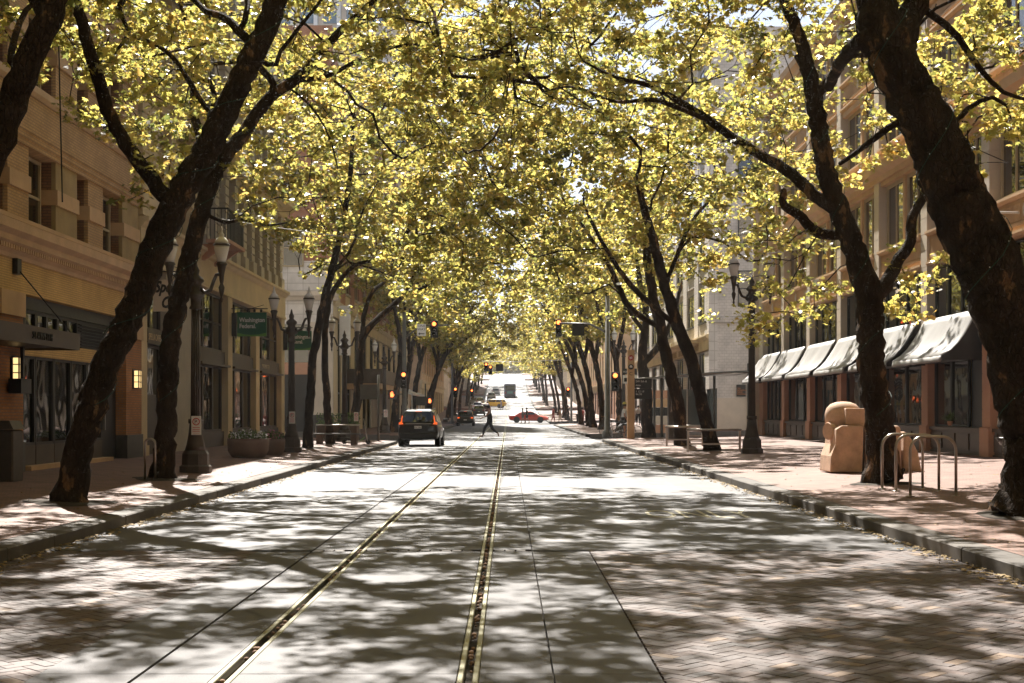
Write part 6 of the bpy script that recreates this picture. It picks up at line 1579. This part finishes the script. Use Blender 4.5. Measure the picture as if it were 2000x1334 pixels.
def person(label, x, y, rz=0, pose='stand', skin=(.30,.17,.11), top=(.1,.1,.1), legs=(.02,.02,.02), shorts=False, hair=(.02,.015,.01), hat=None, h=1.74, sleeves=True, z=None, skirt=False):
    zz = z if z is not None else (road_z(y) if KL < x < KR else walk_z(x, y))
    t = thing('person', label, 'person', (x, y, zz), rz); k = h/1.74; t.scale = (k, k, k)
    S = pmat('skin_%02d' % len(SK), skin, .55, .08, 5, 40, 0); SK['s%d' % len(SK)] = S
    # figure faces -X when walking (side view to the camera), +Z up; facing f
    if pose == 'walk':   # striding towards -X
        hipL, hipR = (0,-.09,.93), (0,.09,.93); kneeL, ankL, toeL = (-.27,-.09,.55), (-.38,-.09,.11), (-.58,-.09,.05)
        kneeR, ankR, toeR = (.13,.09,.49), (.46,.09,.24), (.50,.09,.06)
        chest, neck, head = (-.03,0,1.32), (-.06,0,1.48), (-.09,0,1.60)
        shL, elL, haL = (-.05,-.20,1.40), (-.20,-.26,1.17), (-.46,-.24,1.08); shR, elR, haR = (-.02,.19,1.40), (.12,.23,1.15), (.02,.22,.95)
    elif pose == 'step':
        hipL, hipR = (0,-.09,.93), (0,.09,.93); kneeL, ankL, toeL = (-.12,-.09,.50), (-.16,-.09,.09), (-.32,-.09,.03)
        kneeR, ankR, toeR = (.06,.09,.50), (.28,.09,.14), (.16,.09,.03)
        chest, neck, head = (-.01,0,1.32), (-.02,0,1.48), (-.04,0,1.60)
        shL, elL, haL = (-.02,-.19,1.40), (.08,-.24,1.14), (-.02,-.24,.92); shR, elR, haR = (-.02,.19,1.40), (-.10,.24,1.14), (-.22,.24,.98)
    else:
        hipL, hipR = (0,-.10,.93), (0,.10,.93); kneeL, ankL, toeL = (-.01,-.11,.50), (.02,-.12,.09), (-.16,-.14,.03)
        kneeR, ankR, toeR = (-.02,.11,.50), (.02,.12,.09), (-.16,.15,.03)
        chest, neck, head = (0,0,1.32), (0,0,1.48), (-.02,0,1.60)
        shL, elL, haL = (0,-.20,1.40), (.03,-.26,1.14), (-.08,-.24,.92); shR, elR, haR = (0,.20,1.40), (.02,.26,1.14), (-.10,.22,.95)
    V = Vector; hand = lambda e, w: tuple(V(w) + (V(w)-V(e)).normalized()*.10)
    verts = [((0,0,.97),(.13,.15)),((0,0,1.12),(.10,.13)),(chest,(.12,.16)),(neck,(.055,.055)),(tuple((V(neck)+V(head))/2),(.05,.05)),(head,(.085,.075)),(tuple(V(head)+V((0,0,.10))),(.075,.07)),
             (hipL,(.09,.09)),(kneeL,.058),(ankL,.04),(toeL,(.035,.03)),(hipR,(.09,.09)),(kneeR,.058),(ankR,.04),(toeR,(.035,.03)),
             (shL,.06),(elL,.042),(haL,.03),(hand(elL,haL),(.034,.02)),(shR,.06),(elR,.042),(haR,.03),(hand(elR,haR),(.034,.02))]
    edges = [(0,1),(1,2),(2,3),(3,4),(4,5),(5,6),(0,7),(7,8),(8,9),(9,10),(0,11),(11,12),(12,13),(13,14),(2,15),(15,16),(16,17),(17,18),(2,19),(19,20),(20,21),(21,22)]
    body = skinned('body', verts, edges, S, t)
    hv = V(head)
    # nose, ears, eyes and hair
    f = MB(); f.lathe([(.02,-.02),(.012,.01),(.002,.03)], 6, (hv.x-.085, 0, hv.z)); f.lathe([(.015,-.03),(.015,.03)], 6, (hv.x, -.078, hv.z)); f.lathe([(.015,-.03),(.015,.03)], 6, (hv.x, .078, hv.z)); f.build('face_features', S, t)
    f = MB(); f.box(hv.x-.085,hv.x-.08,-.04,-.02,hv.z+.02,hv.z+.03); f.box(hv.x-.085,hv.x-.08,.02,.04,hv.z+.02,hv.z+.03); f.build('eyes', M['signblack'], t)
    f = MB(); f.lathe([(.088,-.02),(.098,.03),(.092,.09),(.06,.14),(.01,.16)], 12, (hv.x+.012, 0, hv.z+.02)); f.build('hair', cloth('hair_%s' % str(hair), hair), t)
    if hat: f = MB(); f.lathe([(.105,.0),(.10,.06),(.06,.11),(.01,.12)], 12, (hv.x+.005,0,hv.z+.09)); f.box(hv.x-.20,hv.x-.06,-.07,.07,hv.z+.09,hv.z+.105); f.build('cap', cloth('cap_%s' % str(hat), hat), t)
    sc = lambda a, b_, u: tuple(V(a).lerp(V(b_), u))
    tv = [((0,0,.96),(.17,.19)),((0,0,1.12),(.15,.175)),(chest,(.165,.20)),(sc(chest,neck,.62),(.10,.13))]; te = [(0,1),(1,2),(2,3)]
    if sleeves: tv += [(shL,.075),(sc(shL,elL,.75),.06),(shR,.075),(sc(shR,elR,.75),.06)]; te += [(2,4),(4,5),(2,6),(6,7)]
    skinned('shirt', tv, te, cloth('top_%s' % str(top), top), t)
    e = .35 if shorts else 1.0
    lv = [((0,0,1.0),(.15,.17)),(hipL,(.125,.12)),(hipR,(.125,.12))]; le = [(0,1),(0,2)]
    if shorts: lv += [(sc(hipL,kneeL,.8),.085),(sc(hipR,kneeR,.8),.085)]; le += [(1,3),(2,4)]
    else: lv += [(kneeL,.085),(sc(kneeL,ankL,.92),.06),(kneeR,.085),(sc(kneeR,ankR,.92),.06)]; le += [(1,3),(3,4),(2,5),(5,6)]
    skinned('trousers', lv, le, cloth('legs_%s' % str(legs), legs), t)
    for a, b_ in ((ankL,toeL),(ankR,toeR)): f = MB(); f.tube([tuple(V(a)-V((0,0,.05))), sc(a,b_,.5), b_], [.045,.045,.035], 8); f.build('shoe', cloth('shoe', (.25,.15,.10)), t)
    return t
person('man in a black vest and black trousers striding left across the road in the middle', -1.08, 82.0, 0, 'walk', (.22,.12,.08), (.012,.012,.012), (.012,.012,.014), hair=(.01,.01,.01), hat=(.015,.015,.015), h=1.88, sleeves=False)
person('man in a white shirt, black shorts and yellow cap standing behind the bus stop pylon', 5.98, 71.0, R(180), 'stand', top=(.6,.6,.58), legs=(.015,.015,.015), shorts=True, hat=(.5,.42,.08), h=1.8)
person('person in a dark jacket and white shirt walking towards us behind the ivy clad tree', 11.5, 122, R(90), 'step', top=(.45,.43,.4), legs=(.02,.02,.02), h=1.7)
person('person in a grey shirt and dark shorts walking in front of the red coupe', 1.72, 159, 0, 'step', top=(.22,.22,.22), legs=(.12,.12,.11), shorts=True, h=1.75)
person('person in a black dress walking just behind, before the red coupe', 2.2, 159.6, 0, 'step', top=(.02,.02,.02), legs=(.02,.02,.02), shorts=True, h=1.8)
person('person in red clothes with a white cap at the right of the red coupe', 5.2, 158.5, R(180), 'step', top=(.5,.06,.05), legs=(.4,.08,.06), hat=(.7,.7,.68), h=1.75)
person('person in a pale orange outfit beside the one in red', 6.0, 159, 0, 'step', top=(.6,.35,.15), legs=(.55,.35,.2), h=1.6)
person('dark dressed person standing by the right pole at the second crossing', 6.85, 157.5, 0, 'stand', top=(.02,.02,.02), legs=(.02,.02,.02), h=1.85)
person('person in white shirt and shorts with their back to us under the right trees', 7.8, 134, R(-90), 'stand', top=(.65,.63,.6), legs=(.18,.1,.07), shorts=True, h=1.75)
person('person in dark clothes sitting low among the group under the right trees', 6.9, 136, R(-90), 'stand', top=(.03,.03,.03), legs=(.03,.03,.03), h=1.3)
person('person in a red shirt in the group under the right trees', 7.35, 137, R(-90), 'stand', top=(.40,.08,.06), legs=(.2,.06,.05), h=1.65)
person('person in dark clothes stepping off the left kerb beside the dark olive car', -5.2, 146, R(180), 'walk', top=(.02,.02,.02), legs=(.3,.2,.15), shorts=True, h=1.65)
person('person in dark top crossing before the yellow taxi', -3.5, 238, 0, 'step', top=(.05,.05,.05), legs=(.3,.3,.3), h=1.7)
person('person in pale clothes at the right side of the yellow taxi', -1.15, 240, 0, 'step', top=(.4,.4,.45), legs=(.4,.4,.42), h=1.75)
person('person in dark clothes on the right sidewalk beyond the second crossing', 7.2, 172, R(-90), 'stand', top=(.03,.03,.03), legs=(.03,.03,.03), h=1.8)
# ------------------------------------------------------------------ air
HAZE = 0.00022
mh, nt, b = newmat('street_haze'); nt.nodes.remove(b)
pv = N(nt, 'ShaderNodeVolumePrincipled'); pv.inputs['Color'].default_value = (.96,.96,.96,1); pv.inputs['Density'].default_value = HAZE; pv.inputs['Anisotropy'].default_value = .4
nt.links.new(pv.outputs[0], nt.nodes['Material Output'].inputs['Volume'])
m = MB(); m.box(-1600, 1600, -90, 2500, -3, 130); tag(m.build('haze', mh), 'thin bright haze filling the air of the street', 'haze', kind='stuff')
